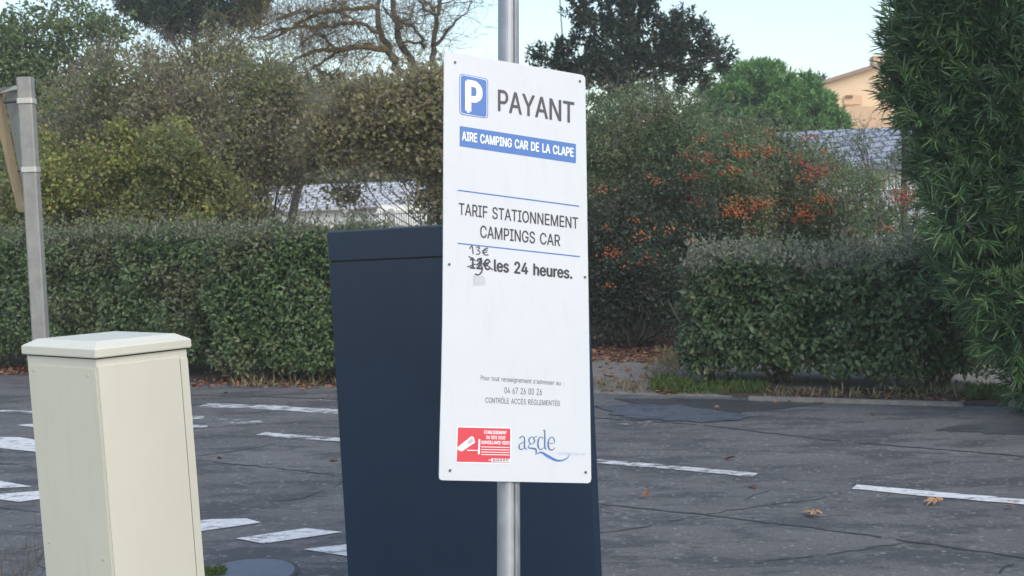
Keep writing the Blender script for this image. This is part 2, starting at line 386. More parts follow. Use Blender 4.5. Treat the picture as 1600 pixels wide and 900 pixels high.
# crossing bars and give-way dashes
marking([(368, 841), (412, 849), (536, 831), (478, 825)]); marking([(474, 858), (545, 869), (640, 856), (560, 848)])
marking([(250, 838), (300, 832), (408, 816), (385, 810), (330, 811), (250, 822)])
marking([(-40, 775), (30, 784), (120, 772), (70, 766)]); marking([(-60, 757), (-10, 763), (50, 760), (0, 751)])
marking([(-30, 697), (60, 706), (90, 692), (30, 683), (-30, 682)]); marking([(25, 664), (60, 668), (160, 662), (110, 658)], 'zebra')
marking([(300, 668), (322, 669), (325, 665), (300, 663)], 'line'); marking([(300, 655), (318, 654), (320, 650), (298, 650)], 'line')
marking([(325, 655), (365, 662), (412, 660), (380, 652)], 'faint'); marking([(371, 662), (412, 660), (405, 657), (374, 659)], 'line')
for pts, ww, mt in (([(408, 677), (470, 683), (540, 687)], .13, 'line'), ([(540, 688), (700, 702), (930, 720), (1050, 730), (1180, 742)], .115, 'line'),
                    ([(1335, 760), (1450, 771), (1650, 788)], .125, 'zebra'), ([(316, 633), (400, 635), (540, 644)], .21, 'line'),
                    ([(-40, 640), (55, 644), (110, 646)], .11, 'line'), ([(495, 625), (540, 627)], .12, 'faint'), ([(946, 664), (1018, 659)], .08, 'faint')):
    tag(strip(pts, ww * .92, .009, .0025).build('road_marking', M[mt]), kind='structure')
tar = MB()
for pts, ww in (([(925, 786), (1100, 804), (1250, 822), (1400, 842), (1640, 878)], .022), ([(925, 834), (1000, 824), (1120, 800), (1180, 792), (1290, 778)], .012),
                ([(925, 652), (1100, 664), (1300, 688), (1640, 716)], .03), ([(1180, 879), (1290, 866), (1430, 846)], .01), ([(1560, 895), (1580, 880)], .01),
                ([(330, 722), (420, 730), (520, 742)], .018), ([(420, 785), (470, 778), (520, 762), (540, 745)], .010), ([(300, 617), (420, 620), (540, 624)], .03),
                ([(310, 712), (370, 704), (430, 694)], .014), ([(1160, 780), (1200, 766)], .008), ([(-20, 790), (60, 800)], .012), ([(-20, 720), (50, 728)], .014)):
    s_ = strip(pts, ww * .85, .0065, .008); s_.f = [f for f in s_.f if rng.random() > .05]; b = len(tar.v); tar.v += s_.v; tar.f += [tuple(i + b for i in f) for f in s_.f]
tag(tar.build('tar_seams', M['tar']), kind='structure')
def blob(px, name, mat, z, n=40, jag=.02, seed=1):
    r_ = np.random.default_rng(seed); P = [ground(*p, z) for p in px]; c = sum(P, Vector()) / len(P); out = []
    for a, b in zip(P, P[1:] + P[:1]):
        for i in range(6): q = a.lerp(b, i / 6); out.append(q + (q - c).normalized() * r_.normal() * jag)
    return tag(MB().poly(out).build(name, mat), kind='structure')
blob([(960, 622), (1100, 623), (1290, 630), (1250, 635), (1170, 643), (1110, 646), (1010, 636)], 'damp_patch', M['wetroad'], .0075, seed=2)
blob([(935, 634), (1000, 630), (1120, 640), (1180, 650), (1120, 659), (1030, 656), (960, 650)], 'puddle', M['shallow'], .0105, jag=.03, seed=3)
blob([(1455, 672), (1560, 656), (1640, 654), (1640, 682), (1540, 676)], 'asphalt_patch', M['wetroad'], .0075, seed=4)
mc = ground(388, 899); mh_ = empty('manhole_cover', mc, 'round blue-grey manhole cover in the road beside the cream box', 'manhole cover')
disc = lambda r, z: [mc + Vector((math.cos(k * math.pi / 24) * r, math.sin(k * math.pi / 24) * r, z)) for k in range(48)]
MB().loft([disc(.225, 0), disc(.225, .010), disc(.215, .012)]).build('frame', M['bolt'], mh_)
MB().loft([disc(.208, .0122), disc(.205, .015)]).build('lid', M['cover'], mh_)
# low concrete edge in front of the right hedge
ce = MB(); P0, P1 = ground(1170, 626), ground(1505, 636)
dr = (P1 - P0).normalized(); nr = Vector((-dr.y, dr.x, 0))
ce.prism([P0 - nr * .02, P1 - nr * .02, P1 + nr * .05, P0 + nr * .05], (0, 0, .035))
tag(ce.build('kerb', M['stone']), kind='structure')
ke = MB(); K0, K1 = ground(1575, 636), ground(1680, 650); d2 = (K1 - K0).normalized(); n2 = Vector((-d2.y, d2.x, 0))
ke.prism([K0, K1, K1 + n2 * .12, K0 + n2 * .12], (0, 0, .07)); tag(ke.build('kerb', M['stone']), kind='structure')
# dark earth below the shrubs
def earth(px, seed): return blob(px, 'soil', M['soil'], .006, jag=.08, seed=seed)
earth([(880, 556), (1000, 556), (1100, 552), (1300, 548), (1300, 500), (880, 500)], 7)
earth([(-200, 582), (100, 588), (330, 597), (540, 603), (700, 606), (700, 540), (-200, 540)], 8)
earth([(1130, 620), (1300, 624), (1560, 634), (1560, 610), (1130, 606)], 9)

# ------------------------------------------------------------------ the leaning parking sign
S0 = at_y(800, 450, 3.0)
c_sign = [(694, 80), (914.5, 118), (924, 755), (686, 750)]
def hom(l1, l2, l3, l4):
    a = np.cross([*l1, 1], [*l2, 1]); b = np.cross([*l3, 1], [*l4, 1]); v = np.cross(a, b); return v[:2] / v[2]
v1 = hom(c_sign[0], c_sign[1], c_sign[3], c_sign[2]); v2 = hom(c_sign[0], c_sign[3], c_sign[1], c_sign[2])
D1 = ray(*v1).normalized(); D2 = ray(*v2).normalized()
if D2.z < 0: D2 = -D2
SN = D1.cross(D2).normalized()
if SN.y > 0: SN = -SN                      # towards the camera
def sp(px, py, lift=0.0): return on_plane(px, py, S0 + SN * lift, SN)
axis0 = on_plane(794.5, 450, S0 - SN * .036, SN)
tb = axis0.z / D2.z; foot = axis0 - D2 * tb
sign = empty('parking_sign', (foot.x, foot.y, 0), 'tall white paid parking notice with blue P badge on a leaning galvanised post', 'sign')
out = [(700, 80.6), (908, 116.6), (912, 118.2), (914.4, 122), (917.5, 330), (921, 560), (923.8, 748), (922.6, 753), (919, 755), (691, 750.3), (687, 748.5), (686.2, 744),
       (687.2, 690), (689.6, 600), (691.5, 500), (692.4, 400), (693, 250), (694, 86), (695.6, 81.6)]
MB().prism([sp(*p) for p in out], -SN * .004).build('panel', M['sign'], sign)
# channel section post
sx = SN.cross(D2).normalized()
prof = [(math.cos(a) * .030, math.sin(a) * .030) for a in np.linspace(math.radians(100), math.radians(436), 26)]
prof = prof + [(prof[-1][0] - .0012, prof[-1][1] - .007), (prof[0][0] + .0025, prof[0][1] - .007)]
ring = lambda c: [c + sx * x + SN * y for x, y in prof]
sx = sx if sx.x > 0 else -sx
MB().loft([ring(foot - D2 * .05), ring(foot + D2 * 3.0)]).build('post', M['galva'], sign)
for zz in (260, 640):
    c = on_plane(794.5, zz, S0 - SN * .012, SN)
    MB().prism([c + sx * x - D2 * .02 for x in (-.045, .045)] + [c + sx * x + D2 * .02 for x in (.045, -.045)], SN * .006).build('bracket', M['signback'], sign)
for p in ((711, 97.5), (906, 127), (702, 413), (914, 433), (703, 735), (915, 738)):
    c = sp(*p, .0008); MB().prism([c + (sx * math.cos(k * math.pi / 4) + D2 * math.sin(k * math.pi / 4)) * .0035 for k in range(8)], SN * .002).build('bolt', M['bolt'], sign)
def quadmap(q):
    q = [np.array(p, float) for p in q]        # TL TR BR BL
    def f(u, v): return (q[3] * (1 - u) + q[2] * u) * (1 - v) + (q[0] * (1 - u) + q[1] * u) * v
    return f
def flat(name, px, mat, parent=sign, lift=.0006): return MB().poly([sp(*p, lift) for p in px]).build(name, M[mat], parent)
GLYPHS = {}
for g_ in """'206~39 159 35 254 68 254 64 159|.188~48 -2 39 -1 31 4 26 12 25 20 26 29 31 37 39 42 48 43 56 42 64 37 69 29 71 20 69 12 64 4 56 -1|0453~113 -3 87 0 65 12 47 31 34 57 29 77 25 101 24 127 25 153 29 177 35 197 48 223 65 242 87 254 113 258 139 254 161 242 179 223 192 197 198 177 201 153 203 127 201 101 198 77 192 57 179 31 162 12 140 0~113 25 131 28 145 37 157 52 165 72 170 97 172 127 170 157 165 182 157 203 145 218 131 227 113 230 96 227 82 218 70 203 62 182 56 157 55 127 56 97 62 72 70 52 82 37 96 28|1453~38 0 38 27 195 27 195 0~138 254 138 0 106 0 106 224 105 224 43 179 43 213 99 254|2453~32 0 32 24 117 114 141 141 149 153 155 163 159 174 160 186 159 198 154 209 146 218 137 224 125 228 112 230 98 228 86 224 77 216 69 207 65 195 64 181 33 181 35 202 43 221 55 237 72 248 91 255 112 258 134 255 153 248 169 237 181 223 188 205 191 186 189 172 185 159 179 145 168 129 133 90 76 30 76 28 195 28 195 0|4453~20 53 20 79 123 254 155 254 54 83 54 81 207 81 207 53~141 0 141 61 141 73 141 159 171 159 171 0|6453~113 -3 91 -1 71 7 55 20 42 37 34 58 32 81 34 100 40 119 51 142 69 170 126 254 161 254 75 131 73 131 77 137 83 144 90 149 98 153 107 156 117 157 139 155 158 147 173 136 185 120 192 101 194 79 192 56 184 36 171 20 155 7 135 -1~113 24 127 26 139 31 149 40 157 51 162 64 164 79 162 94 157 107 149 118 139 126 127 131 113 133 99 131 87 126 77 118 69 107 64 94 62 79 64 64 69 51 77 40 87 31 99 26|7453~48 0 162 224 162 226 31 226 31 254 195 254 195 224 82 0|:188~48 -2 39 -1 31 4 26 12 25 20 26 29 31 37 39 42 48 43 56 42 64 37 69 29 71 20 69 12 64 4 56 -1~48 135 39 137 31 142 26 149 25 158 26 167 31 174 39 179 48 181 56 179 64 174 69 167 71 158 69 149 64 142 56 137|A480~8 0 101 254 138 254 231 0 198 0 144 151 132 186 116 239 123 239 106 185 95 151 43 0~55 71 55 99 185 99 185 71|B456~30 0 30 254 121 254 145 252 164 245 180 235 190 221 197 205 199 187 198 172 193 160 187 150 178 143 168 137 157 133 157 131 170 129 182 123 192 114 201 102 207 86 209 68 207 50 200 33 189 20 172 9 151 2 123 0~62 29 122 29 148 31 165 40 175 53 178 68 176 81 171 92 163 102 153 109 140 114 124 115 62 115~62 143 119 143 132 144 144 148 154 155 162 163 166 174 168 186 165 202 156 214 141 223 120 226 62 226|C510~134 -3 113 -2 93 4 75 12 59 25 46 40 35 58 27 78 22 101 20 127 22 153 27 176 35 197 46 215 59 230 75 242 93 251 113 256 134 258 152 256 170 252 186 245 201 236 214 224 224 209 232 193 236 174 204 174 200 186 195 197 187 206 179 214 169 220 158 224 146 227 134 228 111 225 92 216 75 202 62 182 54 157 52 127 54 97 63 72 75 53 92 38 112 29 134 26 146 27 158 30 169 34 179 40 187 48 195 57 200 68 204 80 236 80 232 62 224 45 214 31 201 19 187 9 170 2 153 -2|D502~109 0 48 0 48 29 107 29 136 31 159 40 177 55 189 75 197 99 200 128 197 156 190 180 177 200 160 214 138 223 110 226 47 226 47 254 113 254 136 253 157 248 176 239 200 221 217 196 225 175 229 153 231 128 229 102 224 80 217 59 206 42 192 27 175 15 156 7 134 2~62 254 62 0 30 0 30 254|E419~30 0 30 254 186 254 186 226 62 226 62 143 178 143 178 114 62 114 62 29 188 29 188 0|F410~30 0 30 254 185 254 185 226 62 226 62 139 173 139 173 111 62 111 62 0|G520~134 -3 113 -2 93 4 75 13 59 25 45 40 35 58 27 78 22 102 20 127 22 153 27 176 35 197 45 215 59 230 74 242 92 251 112 256 132 258 152 256 170 252 187 245 202 235 214 222 225 208 232 192 237 174 204 174 199 186 194 197 186 206 178 213 168 220 158 224 146 227 133 228 111 225 92 216 75 202 62 182 54 157 52 127 54 97 63 72 75 53 92 38 112 29 134 26 155 29 172 36 187 47 198 62 205 80 207 101 217 100 141 100 141 128 239 128 239 100 236 71 225 45 209 25 188 9 163 0|H517~30 0 30 254 62 254 62 144 196 144 196 254 228 254 228 0 196 0 196 116 62 116 62 0|I300~16 0 16 29 59 29 59 226 16 226 16 254 135 254 135 226 91 226 91 29 135 29 135 0|L393~30 0 30 254 62 254 62 29 181 29 181 0|M628~30 0 30 254 76 254 139 94 144 79 150 61 156 42 161 24 154 24 159 41 165 61 171 79 176 94 238 254 284 254 284 0 252 0 252 145 252 163 253 184 253 207 253 229 256 229 249 205 241 181 234 161 228 145 171 0 143 0 85 145 80 160 72 181 65 204 56 229 59 229 60 208 60 186 61 164 61 145 61 0|N523~30 0 30 254 68 254 172 91 181 75 194 53 207 27 202 27 200 54 200 79 199 97 199 254 232 254 232 0 193 0 101 145 89 165 74 191 54 226 60 227 61 192 62 164 62 145 62 0|O533~133 -3 112 -2 93 4 75 12 59 25 46 40 35 58 27 78 22 101 20 127 22 153 27 176 35 197 46 215 59 230 75 242 93 251 112 256 133 258 155 256 174 251 192 242 208 230 221 215 232 197 240 176 245 153 247 127 245 101 240 78 232 58 221 40 208 25 192 12 174 4 155 -2~133 26 155 29 175 38 191 52 204 72 212 97 215 127 212 157 204 182 191 202 175 216 155 225 133 228 112 225 92 216 75 202 63 182 54 157 52 127 54 97 63 72 75 52 92 38 112 29|P445~30 0 30 254 118 254 144 252 166 244 183 231 195 215 202 195 204 174 202 152 195 133 183 116 166 104 144 96 118 93 55 93 55 121 116 121 134 123 149 128 159 136 167 147 171 160 172 174 171 188 167 201 159 211 148 219 134 224 116 226 62 226 62 0|R449~30 0 30 254 118 254 145 252 167 244 183 232 195 217 202 198 205 176 202 154 195 136 183 120 166 109 145 101 118 99 48 99 48 128 117 128 135 129 149 133 160 141 167 150 171 162 173 176 171 190 167 202 159 212 149 220 134 224 116 226 62 226 62 0~177 0 115 115 151 115 214 0|S447~112 -4 86 -2 64 5 46 15 32 30 23 48 19 68 52 68 55 55 62 44 71 35 83 29 97 26 112 25 128 26 143 30 155 37 165 46 171 57 173 70 171 81 166 89 158 96 148 102 122 111 92 120 64 130 43 145 30 163 26 186 29 206 37 224 51 238 69 249 90 256 114 258 137 256 158 249 175 238 189 224 197 208 200 189 169 189 163 206 151 219 134 227 112 229 97 228 84 224 73 218 64 209 59 199 58 188 60 176 65 167 74 160 85 154 106 147 132 140 156 132 168 126 179 119 189 110 197 99 202 85 204 69 201 50 193 32 180 17 162 5 139 -2|T449~16 226 16 254 208 254 208 226 128 226 128 0 96 0 96 226|U517~129 -4 101 -1 77 8 57 22 42 40 33 62 30 87 30 254 62 254 62 89 64 72 70 57 80 44 94 34 110 28 129 26 149 28 165 34 179 44 188 57 194 72 196 89 196 254 229 254 229 87 226 62 216 40 201 22 182 8 157 -1|V480~102 0 8 254 42 254 96 103 108 69 124 15 117 15 133 69 145 103 197 254 231 254 139 0|Y472~102 0 102 104 8 254 46 254 96 172 111 146 125 115 112 115 126 146 140 172 191 254 228 254 134 104 134 0|a389~80 -4 63 -3 47 2 34 11 24 22 17 37 15 54 17 69 22 80 29 90 39 97 50 102 63 105 89 110 117 113 126 115 133 117 136 121 138 127 138 128 137 139 133 148 128 156 120 161 110 164 98 165 85 164 75 161 66 156 59 150 54 144 50 137 20 146 29 161 39 173 52 182 66 188 82 191 97 192 119 190 131 186 143 180 153 172 161 160 167 145 168 126 168 0 138 0 138 26 136 26 126 12 118 6 108 1 95 -3~85 23 101 24 114 29 124 37 132 47 136 57 138 69 138 95 130 91 116 88 100 86 88 84 67 79 58 75 52 70 47 62 46 52 47 43 51 36 57 30 65 26 74 24|c396~104 -4 79 -1 58 8 41 23 28 43 20 66 17 94 20 122 28 146 41 165 58 180 79 189 104 192 117 191 130 189 142 184 153 178 162 170 170 161 176 150 181 138 151 131 145 145 135 155 121 162 104 165 86 162 73 155 62 144 54 129 50 112 48 94 50 75 54 59 62 44 73 33 86 26 104 23 121 26 135 33 146 44 152 59 181 51 177 39 171 28 163 19 153 11 142 4 130 0 117 -3|d424~98 -4 75 -1 56 8 40 23 27 42 20 66 17 94 20 122 27 146 40 166 56 180 75 189 98 192 114 191 126 186 136 180 144 173 153 160 155 160 155 254 186 254 186 0 156 0 156 29 153 29 143 16 136 8 126 2 114 -3~102 23 118 26 132 32 142 43 150 58 154 75 156 95 154 114 150 131 142 145 132 156 118 163 102 165 86 163 72 156 62 145 54 131 50 114 48 95 50 75 54 58 62 44 73 33 86 26|e404~106 -4 80 -1 58 8 41 23 28 42 20 66 17 93 20 121 28 145 40 165 58 180 78 189 103 192 118 191 133 187 147 180 160 170 170 157 179 141 184 121 186 97 186 85 37 85 37 110 169 110 155 101 153 119 149 134 141 147 131 157 118 163 103 165 87 163 73 157 62 147 54 135 50 121 48 105 48 89 50 69 55 53 64 40 76 31 90 25 106 23 117 24 127 26 135 31 143 36 149 44 153 53 182 45 177 32 168 20 156 10 141 2 125 -3|g425~103 -75 84 -74 67 -70 53 -63 41 -55 32 -45 25 -35 51 -20 61 -33 68 -39 77 -44 89 -48 103 -49 124 -46 141 -38 152 -23 156 -3 156 34 153 34 143 21 136 14 126 8 114 4 97 2 76 5 56 13 40 27 28 45 20 68 17 96 20 123 27 147 40 166 56 180 76 189 98 192 114 191 127 186 137 180 144 173 154 159 157 159 157 190 186 190 186 -4 183 -27 175 -45 162 -59 145 -68 125 -73~102 30 118 32 132 38 142 47 150 61 155 77 156 96 155 115 150 132 142 146 132 156 119 163 102 165 86 163 73 156 62 145 54 131 50 115 48 96 50 78 54 61 62 48 73 38 86 32|h410~57 113 57 0 26 0 26 254 57 254 57 144 51 144 62 166 76 181 94 189 114 192 132 190 148 184 161 174 170 160 177 142 179 120 179 0 148 0 148 118 145 137 136 152 123 161 105 165 92 163 80 159 71 151 63 141 58 129|i167~26 0 26 190 57 190 57 0~42 221 34 223 27 227 22 234 21 242 22 249 27 256 34 260 42 262 50 260 57 256 62 249 63 242 62 234 57 227 50 223|l189~70 -1 50 2 37 10 29 24 26 42 26 254 57 254 57 49 58 38 60 31 65 27 73 26 80 26 85 27 90 1 81 0|m610~26 0 26 190 56 190 56 148 54 148 59 162 66 173 75 182 86 188 98 192 110 193 129 190 144 180 154 166 160 147 156 147 161 160 169 172 178 181 190 187 204 192 218 193 234 191 249 186 261 177 270 164 276 148 278 128 278 0 248 0 248 127 245 145 236 156 224 163 209 165 197 164 187 160 179 153 173 145 169 135 168 124 168 0 137 0 137 130 134 144 126 156 115 163 100 165 89 164 79 160 70 154 63 145 58 133 57 119 57 0|n410~57 113 57 0 26 0 26 190 56 190 56 144 51 144 62 166 76 181 94 189 114 192 132 190 147 184 160 174 170 160 176 142 179 120 179 0 148 0 148 118 145 137 136 152 123 161 105 165 92 163 80 159 71 151 63 141 58 129|o415~104 -4 79 -1 58 8 41 23 28 43 20 66 17 94 20 122 28 146 41 165 58 180 79 189 104 192 128 189 149 180 167 165 180 146 188 122 191 94 188 66 180 43 167 23 149 8 128 -1~104 23 121 26 135 33 146 44 154 59 158 75 160 94 158 112 154 129 146 144 135 155 121 162 104 165 86 162 73 155 62 144 54 129 50 112 48 94 50 75 54 59 62 44 73 33 86 26|p424~26 -71 26 190 56 190 56 160 59 160 69 173 76 180 86 186 98 191 115 192 137 189 156 180 173 166 185 146 193 122 195 94 193 66 185 42 173 23 157 8 137 -1 115 -4 99 -3 86 2 76 8 69 16 59 29 57 29 57 -71~110 23 126 26 140 33 150 44 158 58 163 75 164 95 163 114 158 131 150 145 140 156 126 163 110 165 94 163 81 156 70 145 62 131 58 114 56 95 58 75 63 58 70 43 81 32 94 26|r259~26 0 26 190 56 190 56 160 58 160 65 173 76 184 90 190 107 192 115 192 122 192 122 161 115 162 103 163 91 161 80 157 70 151 63 142 58 131 57 118 57 0|s365~91 -4 72 -3 56 2 42 9 31 19 23 32 18 47 47 53 53 40 62 30 75 25 91 23 108 25 122 31 131 40 134 51 132 60 127 68 118 74 106 78 75 85 52 93 36 104 27 119 23 137 26 152 33 166 43 177 58 185 74 190 94 192 112 191 127 186 140 179 149 170 157 158 162 145 134 139 129 149 121 158 110 164 94 166 78 164 65 158 57 150 54 139 56 129 62 122 72 116 86 111 115 105 137 97 153 86 162 71 166 53 163 37 156 24 145 12 130 3 112 -2|t227~102 190 102 164 3 164 3 190~32 236 63 236 63 49 64 38 68 31 75 26 85 25 93 26 101 27 107 1 96 -1 84 -2 62 1 46 11 36 26 32 46|u410~91 -3 73 -1 57 5 44 15 35 29 28 47 26 69 26 190 57 190 57 72 60 52 68 37 82 28 100 25 113 27 125 31 134 38 142 48 146 61 148 76 148 190 179 190 179 0 149 0 149 46 154 46 143 23 129 8 111 0|v389~81 0 9 190 42 190 83 78 93 43 103 10 92 10 101 43 112 78 152 190 186 190 113 0|È419~30 0 30 254 186 254 186 226 62 226 62 143 178 143 178 114 62 114 62 29 188 29 188 0~97 279 64 329 98 329 122 279|É419~30 0 30 254 186 254 186 226 62 226 62 143 178 143 178 114 62 114 62 29 188 29 188 0~95 279 119 329 153 329 121 279|Ô533~133 -3 112 -2 93 4 75 12 59 25 46 40 35 58 27 78 22 101 20 127 22 153 27 176 35 197 46 215 59 230 75 242 93 251 112 256 133 258 155 256 174 251 192 242 208 230 221 215 232 197 240 176 245 153 247 127 245 101 240 78 232 58 221 40 208 25 192 12 174 4 155 -2~133 26 155 29 175 38 191 52 204 72 212 97 215 127 212 157 204 182 191 202 175 216 155 225 133 228 112 225 92 216 75 202 63 182 54 157 52 127 54 97 63 72 75 52 92 38 112 29~109 282 79 282 79 284 119 329 148 329 188 284 188 282 158 282 133 312|€464~182 164 170 140 8 140 17 164~160 115 149 90 8 90 17 115~212 232 199 205 183 217 165 225 155 227 144 228 124 225 107 216 92 202 80 182 73 157 71 127 73 97 80 72 92 52 107 38 124 29 144 26 155 27 165 29 183 37 198 48 211 21 197 11 180 3 163 -2 144 -3 115 1 90 12 68 32 52 57 45 78 41 101 39 127 41 153 45 176 52 197 68 223 90 242 115 254 144 258 163 256 180 251 197 243""".split('|'):
    h_, *cs_ = g_.split('~'); GLYPHS[h_[0]] = (int(h_[1:]) / 1000, [np.array(c.split(), float).reshape(-1, 2) / 500 for c in cs_])
from mathutils.geometry import delaunay_2d_cdt
def glyph_fill(cs):
    """triangles of the non-zero-winding interior of a glyph outline"""
    V = []; E = []
    for c in cs:
        b = len(V); n = len(c); V += [Vector(p) for p in c]; E += [(b + i, b + (i + 1) % n) for i in range(n)]
    vo, _, fo, *_r = delaunay_2d_cdt(V, E, [], 0, 1e-6); keep = []
    A = np.concatenate(cs); B = np.concatenate([np.roll(c, -1, 0) for c in cs])
    for f in fo:
        m = sum((vo[i] for i in f), Vector((0, 0))) / len(f)
        up = (A[:, 1] <= m.y) & (B[:, 1] > m.y); dn = (A[:, 1] > m.y) & (B[:, 1] <= m.y)
        side = (B[:, 0] - A[:, 0]) * (m.y - A[:, 1]) - (m.x - A[:, 0]) * (B[:, 1] - A[:, 1])
        if (up & (side > 0)).sum() - (dn & (side < 0)).sum(): keep.append(tuple(f))
    return [(v.x, v.y) for v in vo], keep
GFILL = {}
def textmesh(body, off=0.0, space=1.0):
    x = 0.0; V = []; Fc = []
    for ch in body:
        if ch == ' ': x += .28 * space; continue
        if ch not in GFILL: GFILL[ch] = glyph_fill(GLYPHS[ch][1])
        v, f = GFILL[ch]; b = len(V); V += [(p[0] + x, p[1], 0) for p in v]; Fc += [tuple(i + b for i in q) for q in f]; x += GLYPHS[ch][0] * space
    me = bpy.data.meshes.new('t'); me.from_pydata(V, [], Fc); return me
CAP = None
def lettering(body, q, mat, off=0.0, parent=sign, lift=.0006, name='lettering', space=1.0):
    global CAP
    if CAP is None: CAP = max(v.co.y for v in textmesh('H').vertices)
    me = textmesh(body, off, space); xs = [v.co.x for v in me.vertices]; x0, x1 = min(xs), max(xs); f = quadmap(q)
    V0 = [(v.co.x, v.co.y) for v in me.vertices]; F0 = [tuple(p.vertices) for p in me.polygons]; bpy.data.meshes.remove(me)
    mb = MB(); offs = [(0, 0)] if off < .01 else [(0, 0), (off, 0), (-off, 0), (0, off * .6), (0, -off * .6)]   # heavier type: overlaid shifted copies
    x0 -= off * (off >= .01); x1 += off * (off >= .01)
    for k, (dx, dy) in enumerate(offs):
        b = len(mb.v)
        mb.v += [tuple(sp(*f((x + dx - x0) / (x1 - x0), (y + dy) / CAP), lift + k * .00004)) for x, y in V0]; mb.f += [tuple(i + b for i in q) for q in F0]
    me = bpy.data.meshes.new(name); me.from_pydata(mb.v, [], mb.f); me.update()
    return link(name, me, M[mat], parent)
def stroke(pts, ww, name='handwriting', mat='ink', parent=sign, lift=.0010):
    """pen stroke in photograph pixels; ww one width or one per point"""
    pts = [np.array(p, float) for p in pts]
    # smooth (Catmull-Rom)
    o = []; W_ = []
    wl = ww if hasattr(ww, '__len__') else [ww] * len(pts)
    for i in range(len(pts) - 1):
        a, b, c, d = pts[max(i - 1, 0)], pts[i], pts[i + 1], pts[min(i + 2, len(pts) - 1)]
        for k in range(5):
            t = k / 5; o.append(.5 * (2 * b + (c - a) * t + (2 * a - 5 * b + 4 * c - d) * t * t + (3 * b - a - 3 * c + d) * t ** 3)); W_.append(wl[i] * (1 - t) + wl[i + 1] * t)
    o.append(pts[-1]); W_.append(wl[-1]); L_ = []; R_ = []
    for i, p in enumerate(o):
        t = o[min(i + 1, len(o) - 1)] - o[max(i - 1, 0)]; t = t / (np.linalg.norm(t) + 1e-9); nn = np.array([-t[1], t[0]]) * W_[i] / 2; L_.append(p + nn); R_.append(p - nn)
    mb = MB()
    for i in range(len(o) - 1): mb.poly([sp(*q, lift) for q in (L_[i], R_[i], R_[i + 1], L_[i + 1])])
    return mb
def strokes(lst, name, mat, parent=sign, lift=.0010):
    mb = MB()
    for k, (pts, ww) in enumerate(lst):
        s_ = stroke(pts, ww, lift=lift + k * .00003); b = len(mb.v); mb.v += s_.v; mb.f += [tuple(i + b for i in f) for f in s_.f]
    return mb.build(name, M[mat], parent)
def rrect(q, r, k=5):
    """rounded quad, r as a fraction of width"""
    f = quadmap(q); w_ = np.linalg.norm(np.array(q[1]) - np.array(q[0])); h_ = np.linalg.norm(np.array(q[3]) - np.array(q[0])); ru = r; rv = r * w_ / h_; o = []
    for cu, cv, a0 in ((1 - ru, 1 - rv, 0), (ru, 1 - rv, 90), (ru, rv, 180), (1 - ru, rv, 270)):
        for i in range(k + 1):
            a = math.radians(a0 + 90 * i / k); o.append(f(cu + ru * math.cos(a), cv + rv * math.sin(a)))
    return o
def inset(q, d):
    c = sum(np.array(p, float) for p in q) / 4; return [np.array(p, float) + np.sign(c - np.array(p, float)) * d for p in q]
Q = [(717.9, 114.5), (762.6, 123), (762.6, 185.5), (717.9, 178.7)]
badge = flat('parking_badge', rrect(Q, .12), 'blue')
link_ = flat('badge_border', rrect(inset(Q, 1.3), .11), 'white', badge, .0009); flat('badge_field', rrect(inset(Q, 2.2), .10), 'blue', badge, .0012)
lettering('P', [(726.8, 126), (754, 131), (754, 177.5), (726.8, 172.6)], 'white', .045, badge, .0016)
lettering('PAYANT', [(778, 140), (897.5, 160.4), (897.5, 192.5), (778, 173)], 'char', .016)
ban = flat('blue_banner', [(718.3, 196.7), (899.9, 225), (899.9, 255.2), (718.3, 228.4)], 'blue')
lettering('AIRE CAMPING CAR DE LA CLAPE', [(721.7, 205.2), (896.4, 231.8), (896.4, 244.9), (721.7, 218.8)], 'white', .03, ban, .0010)
flat('rule', [(715.1, 296.2), (905.3, 321.3), (905.3, 323.2), (715.1, 298.1)], 'blue'); flat('rule', [(715.1, 379.1), (906.2, 400.1), (906.2, 402), (715.1, 381)], 'blue')
lettering('TARIF STATIONNEMENT', [(716.9, 317), (903.5, 340.3), (903.5, 357.5), (716.9, 335.3)], 'dark', .013)
lettering('CAMPINGS CAR', [(750.3, 352.2), (875.4, 367.3), (875.4, 384.7), (750.3, 370.9)], 'dark', .013)
lettering('les 24 heures.', [(771.5, 405.5), (894.5, 418.5), (894.5, 435.4), (771.5, 423.4)], 'dark', .035)
lettering('12€', [(734, 402.2), (765.8, 405.4), (765.8, 421.9), (734, 418.9)], 'dark', .03)
def c6(*p): return [(700 + x / 5.626, 290 + y / 5.626) for x, y in p]
strokes([(c6((190, 556), (212, 530), (222, 602)), 1.7), (c6((248, 546), (266, 537), (279, 548), (262, 567), (281, 581), (274, 601), (246, 603)), 1.5),
         (c6((352, 548), (322, 558), (310, 588), (330, 610), (356, 606)), 1.7), (c6((300, 572), (350, 566)), 1.5), (c6((300, 590), (345, 584)), 1.5)], 'handwritten_price', 'ink')
strokes([(c6((180, 622), (215, 640), (245, 662)), 1.6), (c6((168, 714), (205, 702), (245, 688)), 1.6), (c6((262, 650), (295, 640), (272, 682), (300, 718), (296, 758), (268, 784), (238, 776)), 2.3),
         (c6((290, 690), (330, 684), (378, 668)), 1.8), (c6((355, 706), (375, 725), (394, 742)), 1.7), (c6((250, 700), (285, 670), (300, 655)), 2.4), (c6((250, 725), (280, 715)), 2.6)], 'crossed_out_strokes', 'ink')
flat('tape_scrap', c6((222, 785), (322, 797), (330, 872), (222, 880)), 'tape'); strokes([(c6((238, 853), (280, 853), (324, 847)), .9)], 'tape_edge', 'signback')
lettering("Pour tout renseignement s'adresser au :", [(751.3, 586.5), (880.5, 595.5), (880.5, 602.4), (751.3, 593.6)], 'char', .006)
lettering('04 67 26 00 26', [(788.2, 604.8), (846.7, 607.4), (846.7, 617.5), (788.2, 614.7)], 'char', .008)
